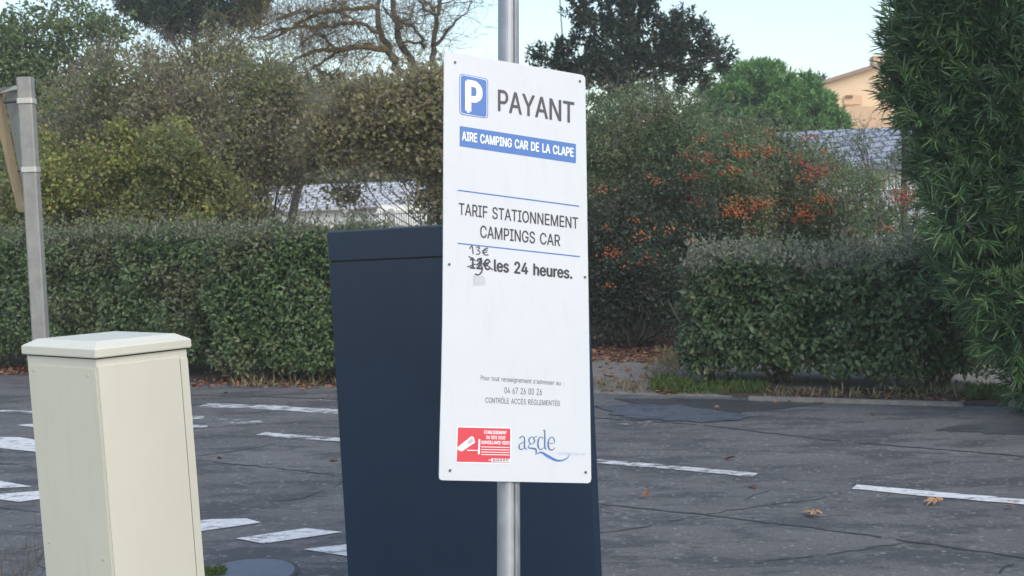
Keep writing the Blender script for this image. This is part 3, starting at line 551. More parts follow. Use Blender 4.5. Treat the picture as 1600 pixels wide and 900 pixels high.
lettering('CONTRÔLE ACCÈS RÉGLEMENTÉS', [(758.5, 620.8), (874.8, 626.3), (874.8, 634.2), (758.5, 629.3)], 'char', .008)
def c4(*p): return [(700 + x / 4.7375, 570 + y / 4.7375) for x, y in p]
st = flat('warning_sticker', c4((67, 454), (469, 465), (467, 733), (58, 726)), 'white', lift=.0006)
flat('red_field', c4((74, 463), (462, 472), (460, 725), (64, 718)), 'red', st, .0009)
lettering('ETABLISSEMENT', c4((268, 487), (436, 491), (434, 514), (268, 510)), 'white', .03, st, .0012)
lettering('OU SITE SOUS', c4((283, 525), (425, 529), (424, 552), (283, 548)), 'white', .03, st, .0012)
lettering('SURVEILLANCE VIDEO', c4((246, 562), (458, 567), (457, 590), (246, 585)), 'white', .03, st, .0012)
for y in (605, 624, 643, 661):
    flat('text_rule', c4((246, y), (455, y + 4), (455, y + 9), (246, y + 5)), 'white', st, .0012)
flat('camera_bracket', c4((227, 550), (239, 550), (235, 662), (222, 662)), 'white', st, .0012); flat('camera_arm', c4((140, 629), (224, 632), (224, 637), (140, 636)), 'white', st, .0012)
flat('camera_symbol', c4((70, 612), (95, 590), (172, 530), (190, 534), (200, 575), (130, 622), (100, 642), (74, 630)), 'white', st, .0013)
flat('camera_hood', c4((140, 572), (178, 538), (192, 568), (154, 592)), 'tape', st, .0016)
flat('sticker_tag', c4((322, 693), (461, 696), (460, 720), (318, 716)), 'white', st, .0012); flat('tag_dot', c4((300, 703), (309, 700), (314, 706), (306, 710)), 'white', st, .0012)
for k in range(5):
    x = 336 + k * 24; strokes([(c4((x, 714), (x + 1, 699), (x + 12, 700), (x + 12, 715)), 1.0), (c4((x + 2, 708), (x + 12, 708)), .8)], 'tag_mark', 'char', st, .0015)
strokes([(c4((530, 545), (545, 530), (562, 534), (567, 560), (567, 610), (584, 627)), [2.2, 1.4, 1.6, 2.2, 2.4, 1.0]), (c4((566, 570), (535, 585), (526, 608), (540, 628), (566, 612)), [.9, 1.4, 2.2, 1.6, .8]),
         (c4((640, 545), (618, 534), (600, 552), (606, 580), (628, 584), (642, 562), (634, 542), (660, 528)), [1.2, 1.2, 2.2, 1.4, 1.2, 2.2, 1.4, 1.0]), (c4((612, 584), (596, 600), (600, 614), (645, 622), (654, 640), (648, 664)), [1.0, 1.2, 1.8, 2.6, 2.0, .6]),
         (c4((706, 545), (686, 534), (668, 560), (668, 605), (686, 628), (708, 612)), [1.0, 1.2, 2.4, 2.4, 1.4, .8]), (c4((704, 487), (716, 488), (717, 560), (718, 614), (730, 626)), [1.0, 1.8, 2.4, 2.2, .8]),
         (c4((744, 580), (786, 578), (786, 552), (770, 535), (750, 548), (741, 585), (750, 622), (772, 630), (793, 612)), [.8, .8, 1.8, 1.2, 1.8, 2.4, 2.2, 1.5, .8])], 'logo_lettering', 'logoblue')
strokes([(c4((648, 664), (690, 648), (740, 676), (800, 706), (850, 706), (888, 686), (897, 660)), [.6, 2.6, 4.4, 3.4, 2.2, 1.2, .5])], 'logo_wave', 'blue')
lettering('archipel de vie', c4((815, 638), (1017, 646), (1017, 672), (815, 668)), 'paleblue', .004)

# ------------------------------------------------------------------ dark cabinet behind the sign
yaw = math.radians(4.0); CN = Vector((-math.sin(yaw), -math.cos(yaw), 0)); C0 = at_y(720, 640, 4.0)
def cp(px, py): return on_plane(px, py, C0, CN)
def lx(a, b, y): t = (y - a[1]) / (b[1] - a[1]); return (a[0] + (b[0] - a[0]) * t, y)
la, lb = (512, 364), (545, 900); ra, rb = (904, 341), (931, 900)
yb = 900
while cp(*lx(la, lb, yb)).z > .06: yb += 4
TL, TR, BL, BR = cp(*la), cp(*ra), cp(*lx(la, lb, yb)), cp(*lx(ra, rb, yb + 4))
for v in (BL, BR): v.z = .05
sL, sR = cp(514.8, 410.5), cp(907.5, 393)
cab = empty('cabinet', ((BL.x + BR.x) / 2, (BL.y + BR.y) / 2 + .2, 0), 'tall dark blue metal cabinet standing right behind the white notice', 'cabinet')
ex = (TR - TL).normalized()
def section(a, b, up=0.0):
    a = a.copy(); b = b.copy(); u = Vector((0, 0, up)); bk = -CN
    return [a + u, b + u, b + u + ex * .012 + bk * .006, b + u + ex * .021 + bk * .02, b + u + ex * .021 + bk * .42, a + u - ex * .003 + bk * .42, a + u - ex * .003 + bk * .004]
d = (TL - sL); dR = (TR - sR)
MB().loft([section(BL, BR), section(sL, sR)]).build('body', M['navy'], cab)
MB().loft([[p * 1 for p in section(sL + ex * .006 - CN * .006, sR - ex * .006 - CN * .006)], section(sL + d * .07 + ex * .006 - CN * .006, sR + dR * .07 - ex * .006 - CN * .006)]).build('joint', M['gap'], cab)
MB().loft([section(sL + d * .06, sR + dR * .06), section(TL, TR)]).build('top_panel', M['navy'], cab)
rim = section(TL, TR); MB().loft([[p + Vector((0, 0, .0)) for p in rim], [p + Vector((0, 0, .006)) for p in [q - (q - sum(rim, Vector()) / 7) * .006 for q in rim]]]).build('top_plate', M['navyedge'], cab)
pz = Vector((0, 0, .05)); MB().loft([[p - pz + CN * -.03 for p in section(BL + ex * .02, BR - ex * .03)], [p + CN * -.03 for p in section(BL + ex * .02, BR - ex * .03)]]).build('plinth', M['gap'], cab)

# ------------------------------------------------------------------ cream box
HB = 1.14
def gz(px, py): return ground(px, py, HB)
A_, B_, C_ = gz(150, 562), gz(42.5, 555.5), gz(291, 545.5); D_ = B_ + C_ - A_
sh = Vector((.036, 0, 0))
foot4 = [Vector((p.x, p.y, 0)) + sh for p in (A_, B_, D_, C_)]
bx = empty('utility_box', ((A_.x + D_.x) / 2, (A_.y + D_.y) / 2, 0), 'cream utility box with chamfered lid standing left of the dark cabinet', 'utility box')
top4 = [A_, B_, D_, C_]
cen = sum(top4, Vector()) / 4
def shr(p, k): return p + (cen - p).normalized() * k
MB().loft([foot4, [p - Vector((0, 0, .0)) for p in top4]]).build('body', M['cream'], bx)
eL = (B_ - A_).normalized(); eR = (C_ - A_).normalized(); nL = Vector((eL.y, -eL.x, 0)); nR = Vector((eR.y, -eR.x, 0))
if nL.dot(A_ - cen) < 0: nL = -nL
if nR.dot(A_ - cen) < 0: nR = -nR
def face(a, b, fa, fb, u0, u1, v0, v1, nrm, th):
    f = lambda u, v: (fa.lerp(fb, u)).lerp(a.lerp(b, u), v)
    return MB().prism([f(u0, v0) + nrm * .0005, f(u1, v0) + nrm * .0005, f(u1, v1) + nrm * .0005, f(u0, v1) + nrm * .0005], nrm * th)
face(A_, B_, foot4[0], foot4[1], .012, .985, .03, .972, nL, .003).build('side_panel', M['creamface'], bx)
dp = face(A_, C_, foot4[0], foot4[3], .004, .90, .03, .978, nR, .006).build('door', M['cream'], bx)
face(A_, C_, foot4[0], foot4[3], .902, .907, .0, .978, nR, .0025).build('joint', M['jointcream'], bx); face(A_, C_, foot4[0], foot4[3], .911, .998, .0, .972, nR, .005).build('side_frame', M['cream'], bx)
for u, v in ((.12, .95), (.9, .955), (.9, .42), (.12, .40)):
    c = foot4[0].lerp(foot4[1], u).lerp(A_.lerp(B_, u), v) + nL * .0035
    MB().prism([c + (eL * math.cos(k) + Vector((0, 0, math.sin(k)))) * .004 for k in np.arange(0, 6.2, .785)], nL * .003).build('screw', M['steelband'], bx)
def ringz(k, z): return [p + (p - cen).normalized() * k + Vector((0, 0, z)) for p in top4]
# lid with cut corners on its top edge
under = [p - (p - cen).normalized() * .004 for p in top4]
MB().loft([[p + Vector((0, 0, -.001)) for p in ringz(-.003, 0)], ringz(-.003, .010)]).build('lid_gap', M['gap'], bx)
MB().loft([ringz(.016, .006), ringz(.018, .010), ringz(.018, .034), ringz(.013, .038), ringz(-.032, .056), ringz(-.038, .058)]).build('lid', M['cream'], bx)

# ------------------------------------------------------------------ road sign at the left, seen from behind
pb = ground(75, 640); d0 = 4.55
P_t, P_b = at_y(39.5, 121, d0), at_y(64, 530, d0); pdir = (P_b - P_t).normalized(); pf = P_t + pdir * (P_t.z / -pdir.z)
rs = empty('road_sign', (pf.x, pf.y, 0), 'grey metal post with a triangular road sign seen from behind', 'road sign')
rr = 11.0 / FPX * d0
def orect(c, a=rr, b=.022): return [c + Vector((x * a, y * b, 0)) for x, y in ((-1, -.8), (-.8, -1), (.8, -1), (1, -.8), (1, .8), (.8, 1), (-.8, 1), (-1, .8))]
MB().loft([orect(pf), orect(P_t)]).build('post', M['oldpost'], rs)
# panel: a triangle point down turned nearly edge-on, on the far-left side of the post
q0, q1, q2 = at_y(0, 145, d0 + .10), at_y(36, 150, d0 + .035), at_y(42, 328, d0 + .07)
q00 = at_y(-22, 150, d0 + .16)
tri = [at_y(8, 145, d0 + .20), at_y(31, 137, d0 + .035), at_y(38, 160, d0 + .035), at_y(43, 262, d0 + .08), at_y(42, 328, d0 + .13), at_y(34, 285, d0 + .155), at_y(15, 190, d0 + .19)]
nt_ = (tri[1] - tri[0]).cross(tri[4] - tri[0]).normalized()
if nt_.y > 0: nt_ = -nt_
MB().prism(tri, -nt_ * .004).build('panel', M['oldback'], rs)
rimp = [at_y(-8, 141, d0 + .19), at_y(2, 140, d0 + .19), at_y(7, 146, d0 + .195), at_y(13, 190, d0 + .185), at_y(26, 260, d0 + .155), at_y(42, 322, d0 + .125), at_y(42, 331, d0 + .125), at_y(36, 328, d0 + .13), at_y(19, 262, d0 + .165), at_y(6, 200, d0 + .19), at_y(-6, 152, d0 + .2)]
MB().prism(rimp, nt_ * .022).build('rim', M['tan'], rs)
MB().prism([at_y(-4, 139, d0 + .19), at_y(30, 134, d0 + .04), at_y(31, 140, d0 + .04), at_y(4, 147, d0 + .19)], nt_ * .02).build('rim', M['steelband'], rs)
for py, xl in ((158, 7), (265, 29)):
    cx = 39.5 + (py - 121) * 24.5 / 409; c = at_y(cx, py, d0); bk = rs
    hb = 4.0 / FPX * d0
    MB().loft([[p + Vector((0, 0, -hb)) for p in orect(c, rr + .003, .026)], [p + Vector((0, 0, hb)) for p in orect(c, rr + .003, .026)]]).build('bracket', M['steelband'], rs)
    a = at_y(xl, py + 2, d0 + .10); b = at_y(cx - 10, py, d0 + .0)
    MB().tube([a, b], .006, 6).build('bolt', M['bolt'], rs)

# ------------------------------------------------------------------ buildings and fences far behind
def slab(pts, off, name, mat, parent): return MB().prism(pts, off).build(name, mat, parent)
YM = 38.0
mh = empty('mobile_home', tuple(at_y(560, 345, YM + 3).xy) + (0,), 'low white mobile home with grey tiled roof behind the left thicket', 'mobile home')
aL, aR = at_y(400, 318, YM + .8), at_y(760, 325, YM); aL.z = aR.z = 2.2
bkv = Vector((0, 5, 0))
MB().prism([Vector((aL.x, aL.y, 0)), Vector((aR.x, aR.y, 0)), Vector((aR.x, aR.y + 5, 0)), Vector((aL.x, aL.y + 5, 0))], (0, 0, 2.2)).build('wall', M['wallwhite'], mh)
rL, rR = aL + Vector((-.4, -.3, 0)), aR + Vector((.4, -.3, 0))
MB().prism([rL, rR, rR + Vector((0, 2.8, .95)), rL + Vector((0, 2.8, .95))], (0, 0, .06)).build('roof', M['roof'], mh)
MB().prism([rL + Vector((0, 5.6, 0)), rR + Vector((0, 5.6, 0)), rR + Vector((0, 2.8, .95)), rL + Vector((0, 2.8, .95))], (0, 0, .06)).build('roof', M['roof'], mh)
wn = at_y(480, 345, YM); MB().box((wn.x, aL.y - .35, 1.45), .9, .06, .5).build('window', M['glass'], mh)
wn = at_y(505, 345, YM); MB().box((wn.x + 1.9, aL.y - .6, 1.35), 1.6, .06, .9).build('window', M['glass'], mh)
w0, w1 = at_y(585, 327, YM - 1.6), at_y(740, 322, YM - 1.6); wz = 2.15
MB().prism([Vector((w0.x, YM - .4, wz + .12)), Vector((w1.x, YM - .4, wz + .12)), Vector((w1.x, YM - 2.2, wz - .55)), Vector((w0.x, YM - 2.2, wz - .55))], (0, 0, .03)).build('awning', M['awning'], mh)
for px in (622, 720):
    p = at_y(px, 350, YM - 2.1); MB().box((p.x, p.y, .82), .14, .14, 1.64).build('awning_post', M['fence'], mh)
def railing(name, p0, p1, z0, z1, nb, r, label, posts=3):
    o = empty(name, ((p0.x + p1.x) / 2, (p0.y + p1.y) / 2, 0), label, 'fence')
    mb = MB()
    for i in range(nb):
        q = p0.lerp(p1, (i + .5) / nb); mb.tube([(q.x, q.y, z0), (q.x, q.y, z1)], r, 4)
    mb.build('bars', M['fence'], o)
    for z in (z0 + .08, z1 - .06): MB().tube([(p0.x, p0.y, z), (p1.x, p1.y, z)], r * 1.5, 4).build('rail', M['fence'], o)
    for i in range(posts):
        q = p0.lerp(p1, i / (posts - 1)); MB().box((q.x, q.y, (z1 + .05) / 2), .12, .12, z1 + .05).build('post', M['fence'], o)
    return o
railing('bar_fence', at_y(540, 350, 26), at_y(760, 340, 25), .2, 1.93, 60, .014, 'pale bar fence seen just above the dark cabinet, before the mobile home', 4)
# bungalow at the right
YB = 24.0
bg_ = empty('bungalow', tuple(at_y(1380, 300, YB + 2).xy) + (0,), 'white bungalow with bluish tiled roof behind the berry bushes', 'bungalow')
bl, br_ = at_y(1270, 250, YB), at_y(1560, 240, YB - 1); zb = 2.45
MB().prism([Vector((bl.x, bl.y, 0)), Vector((br_.x, br_.y, 0)), Vector((br_.x, br_.y + 4, 0)), Vector((bl.x, bl.y + 4, 0))], (0, 0, zb)).build('wall', M['wallwhite'], bg_)
q0, q1 = Vector((bl.x - .3, bl.y - .35, zb)), Vector((br_.x + .3, br_.y - .35, zb))
MB().prism([q0, q1, q1 + Vector((0, 2.3, .95)), q0 + Vector((0, 2.3, .95))], (0, 0, .07)).build('roof', M['roofb'], bg_)
MB().prism([q0 + Vector((0, 4.7, 0)), q1 + Vector((0, 4.7, 0)), q1 + Vector((0, 2.3, .95)), q0 + Vector((0, 2.3, .95))], (0, 0, .07)).build('roof', M['roofb'], bg_)
wn = at_y(1400, 280, YB - .6); MB().box((wn.x, wn.y + .05, 1.5), 1.0, .06, 1.0).build('window', M['glass'], bg_)
railing('picket_fence', at_y(1345, 300, 19), at_y(1560, 300, 18.5), .2, 2.0, 40, .03, 'white picket fence between the berry bushes and the narrow-leaved tree', 3)
# ochre house
YH = 44.0
hs = empty('house', tuple(at_y(1400, 200, YH + 4).xy) + (0,), 'ochre rendered house with chimney rising behind the round green pine', 'house')
pxs = [(1287, 132), (1345, 112), (1420, 90), (1500, 112), (1500, 330), (1287, 330)]
hp = [at_y(*p, YH) for p in pxs]
for p in hp[4:]: p.z = 0
MB().prism(hp, (0, 8, 0)).build('wall', M['ochre'], hs)
for a, b in ((0, 2), (2, 3)):
    p, q = hp[a] + Vector((0, -.25, .02)), hp[b] + Vector((0, -.25, .02))
    if a == 0: p += (p - q).normalized() * .15
    MB().prism([p, q, q + Vector((0, 8.5, 0)), p + Vector((0, 8.5, 0))], (0, 0, .14)).build('roof', M['roofedge'], hs)
c0 = at_y(1372, 104, YH + 1); MB().box((c0.x, c0.y, c0.z - .25), .5, .5, 1.3).build('chimney', M['orange'], hs)
an = [at_y(*p, YH - 1.6) for p in ((1310, 176), (1336, 165), (1470, 172), (1470, 330), (1310, 330))]
for p in an[3:]: p.z = 0
MB().prism(an, (0, 1.58, 0)).build('porch', M['orange'], hs)
wa, wb = at_y(1318, 150, YH - .05), at_y(1346, 163, YH - .05)
MB().prism([wa, Vector((wb.x, wa.y, wa.z)), Vector((wb.x, wa.y, wb.z)), Vector((wa.x, wa.y, wb.z))], (0, -.06, 0)).build('shutter', M['orange'], hs)
wa, wb = at_y(1321, 149, YH - .13), at_y(1332, 153, YH - .13)
MB().prism([wa, Vector((wb.x, wa.y, wa.z)), Vector((wb.x, wa.y, wb.z)), Vector((wa.x, wa.y, wb.z))], (0, -.05, 0)).build('window', M['brown'], hs)
mast = MB().tube([Vector((at_y(880, 70, 30).x, 30, 0)), at_y(880, 75, 30), at_y(873, -30, 30)], [.04, .03, .02], 6).build('antenna_mast', M['galva']); tag(mast, 'thin grey mast in front of the sky beside the dark cypress', 'mast')

# ------------------------------------------------------------------ vegetation
LM = dict(
    hedge=leafmat('hedge_leaves', [(.018, .038, .014), (.035, .07, .024), (.055, .095, .035), (.075, .11, .045)], (.09, .115, .075), .42, .2, .4, [(.03, .05, .022), (.07, .085, .04), (.10, .10, .055)], gain=1.75, warm=1.07),
    shoot=leafmat('grey_new_shoots', [(.06, .082, .042), (.10, .12, .07), (.15, .155, .10)], (.15, .155, .11), .5, .25),
    elae=leafmat('glossy_oval_leaves', [(.018, .038, .017), (.032, .06, .026), (.05, .082, .034), (.09, .11, .06)], (.11, .12, .09), .45, .2, .35, gain=2.1, warm=1.07),
    silver=leafmat('silver_shoots', [(.08, .10, .058), (.135, .15, .095), (.20, .195, .14)], (.2, .195, .15), .5, .25),
    fresh=leafmat('fresh_green_leaves', [(.05, .085, .03), (.085, .125, .045), (.12, .16, .06)], (.12, .15, .08), .5, .3),
    olive=leafmat('olive_leaves', [(.04, .056, .022), (.066, .088, .034), (.10, .115, .048)], (.11, .12, .075), .65, .4, .2, [(.078, .074, .05), (.118, .108, .075), (.14, .128, .095)], .8, gain=2.9, warm=1.08),
    yellow=leafmat('yellow_green_leaves', [(.05, .08, .022), (.085, .118, .032), (.13, .15, .042), (.18, .16, .045)], (.12, .13, .06), .6, .4, .25, [(.05, .072, .03), (.085, .10, .045)], 1.0, gain=2.45, warm=1.08),
    russet=leafmat('brown_olive_leaves', [(.046, .05, .025), (.08, .08, .042), (.115, .108, .062), (.088, .105, .05)], (.14, .13, .095), .65, .4, .2, [(.05, .06, .025), (.09, .095, .04)], 1.1, gain=2.9, warm=1.08),
    pine=leafmat('pine_needles', [(.018, .03, .015), (.035, .055, .026), (.055, .075, .035)], None, .6, .15),
    bright=leafmat('umbrella_pine_needles', [(.03, .065, .02), (.055, .11, .03), (.08, .145, .045)], None, .6, .2, gain=2.7),
    cyp=leafmat('cypress_sprays', [(.012, .02, .012), (.024, .037, .020), (.04, .055, .03)], None, .6, .1),
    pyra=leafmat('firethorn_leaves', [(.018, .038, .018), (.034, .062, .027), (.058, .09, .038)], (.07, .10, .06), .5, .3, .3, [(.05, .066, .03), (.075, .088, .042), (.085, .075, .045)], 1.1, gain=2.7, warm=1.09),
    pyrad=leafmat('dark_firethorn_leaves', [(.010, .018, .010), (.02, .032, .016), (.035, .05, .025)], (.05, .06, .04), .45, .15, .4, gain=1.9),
    podo=leafmat('long_narrow_leaves', [(.010, .03, .014), (.02, .05, .02), (.032, .07, .026)], (.05, .085, .045), .42, .15, .4, gain=2.5),
    podot=leafmat('long_young_leaves', [(.03, .075, .024), (.06, .115, .035), (.085, .14, .045)], (.08, .12, .06), .45, .25, .4, gain=2.5),
    grass=leafmat('grass_blades', [(.05, .10, .025), (.09, .15, .04), (.17, .17, .07)], None, .6, .3), dry=leafmat('dry_grass', [(.18, .16, .09), (.26, .22, .13)], None, .7, .3),
    litter=leafmat('fallen_leaves', [(.08, .03, .02), (.16, .07, .04), (.24, .13, .07), (.12, .06, .05)], None, .8, .1),
)
# two clipped hedges along the left verge
def clipped(seed, pxA, pxB, width, height, n, label, grp, L=.054, flare=.15, top=True, mats=('hedge', 'shoot'), name='hedge', z0=.08, gap=1.25, r=.28, amp=.085, nst=14, ntop=.11, inner=.45, wisp=.17):
    rng = np.random.default_rng(seed); A, B = ground(*pxA), ground(*pxB)
    o = empty(name, ((A.x + B.x) / 2, (A.y + B.y) / 2 + width / 2, 0), label, 'hedge', grp)
    _, (c, half, Rm) = hedge(rng, 'foliage', A, B, width, height, z0, n, L, LM[mats[0]], o, r=r, amp=amp, flare=flare, gap=gap)
    hedge(rng, 'inner_foliage', A + Vector((0, .16, 0)), B + Vector((0, .16, 0)), width - .25, height - .12, z0 + .1, int(n * inner), L * 1.5, LM[mats[0]], o, r=r, amp=.05, depth=.12, gap=2.2)
    # new growth standing up from the top
    m = int(n * ntop); q = np.stack([rng.uniform(-1, 1, m) * half[0] * .98, rng.uniform(-1, 1, m) * half[1] * .95, half[2] + rng.exponential(.055, m) - .05], 1)
    q[:, 2] += Wob(rng, (.3, .9))(q * np.array([1, 1, 0])) * .04 - .06 * (np.abs(q[:, 1]) / half[1]) ** 4
    p = q @ Rm + c; a = rng.normal(size=(m, 3)) * .5 + np.array([0, 0, .8]); leaves('new_shoots', p, a, rng.normal(size=(m, 3)), L * .85 * rng.uniform(.6, 1.2, m), L * .36 * np.ones(m), LM[mats[1]], o)
    m2 = int(n * .012); k_ = rng.permutation(m)[:m2]; dd_ = rng.normal(size=(m2, 3)) * .35 + np.array([0, 0, 1.0])
    shoots(rng, 'leafy_shoots', p[k_] - np.array([0, 0, .05]), dd_, 11, L * .75, L * .34, LM[mats[1]], o, wisp, .8)
    mb = MB()
    for i in range(nst):
        x = rng.uniform(-1, 1) * half[0] * .92; f = c + np.array([x, 0, 0]) @ Rm; f[2] = 0
        for k in range(3):
            e = c + np.array([x + rng.normal() * .18, rng.uniform(-.7, .4) * half[1], rng.uniform(-.6, .7) * half[2]]) @ Rm
            mb.tube(wig(rng, f + rng.normal(size=3) * np.array([.03, .03, 0]), e, 4, .06), [.022, .018, .014, .010, .006], 5)
    for i in range(int(nst * 3)):
        q_ = c + np.array([rng.uniform(-1, 1) * half[0], rng.uniform(-1, .3) * half[1], half[2] - .05]) @ Rm; twiglets(rng, mb, q_, rng.normal(size=3) * .3 + np.array([0, 0, 1]), rng.uniform(.1, .28), .003, 2)
    mb.build('stems', M['twig'], o)
    return o
clipped(11, (-160, 574), (318, 592), 1.15, 1.58, 37000, 'long clipped dark green hedge behind the cream box', 'clipped hedges along the road')
clipped(12, (322, 598), (585, 602), 1.05, 1.50, 24000, 'bulging clipped hedge between the cream box and the dark cabinet', 'clipped hedges along the road', flare=.22, amp=.10)
clipped(13, (1060, 605), (1535, 619), 1.05, 1.16, 24000, 'square clipped shrub with silvery top at the road edge', 'clipped hedges along the road', .060, .05, mats=('elae', 'silver'), z0=.05, gap=1.5, r=.36, amp=.12, nst=9, ntop=.10, inner=.55, wisp=.24)

DENS = 4.6
def backing(seed, label, lobes, depth, base_px, mat, L, W, n, spur=6, tr=.05):
    return shrub(seed, 'shrub', label, 'shrub', base_px, depth, lobes, mat, L, W, ncl=16, nlf=n, cr=.2, lo=.1, trunk_r=tr, jit=.8, spur=spur)
def shrub(seed, name, label, cat, base_px, depth, lobes, mat, L, W, ncl=26, nlf=26, cr=.11, lo=.3, jit=.5, trunk_r=.03, twigs=0, twl=.35, grp=None, barkm='barkgrey', up=.2, spur=6, twmat='twig', twr=.004, kids=4, sq=(1, .8, .9)):
    rng = np.random.default_rng(seed); b = at_y(base_px, 600, depth); b.z = 0
    o = empty(name, b, label, cat, grp); L3 = lobes3(lobes, depth, rng, jit)
    CC = crown(rng, 'crown' if cat == 'tree' else 'foliage', L3, int(ncl * 1.35), int(nlf * DENS), cr * 1.02, L * .92, W * .95, LM[mat], o, lo, sq, up)
    mb = MB(); stems(rng, mb, b, CC, trunk_r, spur); mb.build('trunk' if cat == 'tree' else 'stems', M[barkm], o, True)
    if twigs:
        mb = MB()
        for c, cc, d in CC:
            for i in range(int(twigs * len(cc) / 20)):
                j = rng.integers(len(cc)); twiglets(rng, mb, cc[j], d[j] * .7 + rng.normal(size=3) * .5 + np.array([0, 0, .5]), twl * rng.uniform(.5, 1.4), twr, kids)
        mb.build('twigs', M[twmat], o)
    return o, CC
# trees and thickets behind the left hedge
TH = 'thicket of shrubs behind the left hedge'
shrub(21, 'tree', 'loose fresh green tree rising at the far left against the sky', 'tree', 60, 19, [(40, 60, 62), (120, 55, 55), (20, 130, 80), (175, 45, 34), (100, 120, 60), (150, 30, 30), (-50, 80, 80), (40, 200, 80), (90, 10, 20)], 'fresh', .085, .048, 22, 13, .15, .2, twigs=14, barkm='barkgrey', trunk_r=.06)
shrub(22, 'shrub', 'grey-brown twiggy shrub behind the post of the road sign', 'shrub', 150, 15.5, [(120, 185, 75), (200, 165, 75), (255, 150, 60), (165, 240, 80), (85, 250, 70), (300, 150, 45), (215, 110, 50), (265, 105, 48), (150, 120, 40), (310, 95, 40)], 'olive', .055, .03, 22, 18, .13, .2, twigs=95, twl=.4, grp=TH)
shrub(23, 'shrub', 'bushy yellow-green shrub in the middle of the left thicket', 'shrub', 200, 14.6, [(215, 255, 75), (130, 300, 70), (285, 225, 50), (60, 300, 70), (240, 320, 75), (-10, 280, 80), (40, 230, 50), (330, 310, 60)], 'yellow', .06, .035, 30, 26, .12, .25, twigs=20, grp=TH)
shrub(24, 'shrub', 'olive green shrub with many bare twigs left of the mobile home', 'shrub', 390, 15.3, [(370, 215, 80), (350, 140, 60), (430, 230, 70), (420, 160, 65), (320, 270, 75), (375, 290, 45), (300, 205, 60), (350, 330, 60), (470, 190, 55), (345, 95, 42), (390, 105, 42), (440, 120, 40)], 'olive', .058, .032, 26, 20, .13, .25, twigs=80, twl=.4, grp=TH)
shrub(25, 'shrub', 'brown-leaved shrub directly left of the white notice', 'shrub', 740, 14.4, [(560, 190, 70), (620, 165, 70), (665, 215, 65), (530, 215, 45), (690, 150, 55), (600, 222, 50), (495, 235, 36), (700, 265, 42), (740, 200, 70), (560, 165, 40), (640, 145, 40), (543, 300, 16), (668, 315, 16)], 'russet', .065, .038, 28, 24, .12, .25, twigs=55, twl=.35, grp=TH, spur=3, trunk_r=.014)
shrub(26, 'shrub', 'sparse shrub with pale twigs before the white wall of the mobile home', 'shrub', 470, 15.0, [(440, 300, 34), (480, 315, 26), (555, 318, 18), (425, 330, 34)], 'russet', .05, .03, 8, 3, .12, .2, twigs=36, spur=2, trunk_r=.012, twl=.4, grp=TH, up=.4)
backing(27, 'broad dark green shrub mass behind the yellow-green shrub', [(x, y, 85) for x, y in ((-60, 200), (40, 210), (140, 215), (240, 225), (330, 230), (-40, 310), (60, 320), (160, 325), (260, 320), (340, 320))], 20.5, 150, 'olive', .10, .06, 16)
backing(28, 'dull green shrub mass rising behind the brown-leaved shrub and bare tree', [(430, 190, 70), (500, 195, 70), (570, 200, 70), (640, 205, 75), (700, 210, 70), (430, 225, 50), (520, 220, 40), (360, 300, 45), (610, 230, 40), (700, 255, 40)], 21.5, 800, 'olive', .10, .055, 18, 1, .015)
backing(29, 'olive tree belt rising behind the tiled roof of the mobile home', [(x, 268 + (x % 40) * .3, 46) for x in range(400, 800, 48)], 52, 600, 'olive', .22, .14, 8, 2, .06)
# pines
def conifer(seed, name, label, base_px, depth, lobes, mat, nsh, nl, L, W, slen, spread, upd=.4, jit=.6, trunk_r=.15, sq=(1, .9, .7), trunk_px=None, barkm='barkdark', lo=.45):
    rng = np.random.default_rng(seed); b = at_y(base_px, 350, depth); b.z = 0
    o = empty(name, b, label, 'tree'); L3 = lobes3(lobes, depth, rng, jit); C = []; D = []; CC = []
    for c, r in L3:
        k = max(10, int(nsh * (r / .8) ** 2)); d, rr_ = ball(rng, k, lo); cc = c + d * (rr_ * r)[:, None] * np.array(sq)
        C.append(cc); D.append(d + np.array([0, 0, upd])); CC.append((c, cc, d))
    c = np.concatenate(C); d = np.concatenate(D)
    # sub-clumping: pull shoots towards a few clump centres
    for i, (c0, cc, dd) in enumerate(CC):
        kc = cc[rng.permutation(len(cc))[:max(4, len(cc) // 14)]]; near = kc[np.argmin(((cc[:, None] - kc[None]) ** 2).sum(2), 1)]; C[i] = near + (cc - near) * .55
    c = np.concatenate(C)
    shoots(rng, 'crown', c, d, nl, L, W, LM[mat], o, slen, spread)
    top = np3(L3[0][0]) if trunk_px is None else np3(at_y(*trunk_px, depth))
    mb = MB(); stems(rng, mb, np3(b) + (top - np3(b)) * .72, CC, trunk_r * .3, 10, .012, 5, .02)
    mb.tube(wig(rng, b, top, 8, .004), [trunk_r * (1 - .6 * i / 8) for i in range(9)], 8)
    mb.build('trunk', M[barkm], o, True)
    return o
conifer(31, 'pine_tree', 'dark pine crown against the sky above the left thicket', 320, 27, [(300, -15, 62), (235, 8, 42), (365, -5, 52), (300, 25, 38), (270, 45, 25), (400, -30, 40), (215, -20, 40), (340, 40, 28), (250, 30, 30), (385, 25, 30)], 'pine', 300, 12, .20, .03, .2, .9, lo=.1)
conifer(32, 'conifer', 'bluish conifer behind the bare branches left of the notice', 425, 30, [(500, 150, 36), (545, 140, 24), (470, 160, 34), (600, 150, 24), (560, 165, 36), (440, 125, 26)], 'pine', 220, 12, .22, .035, .25, .8)
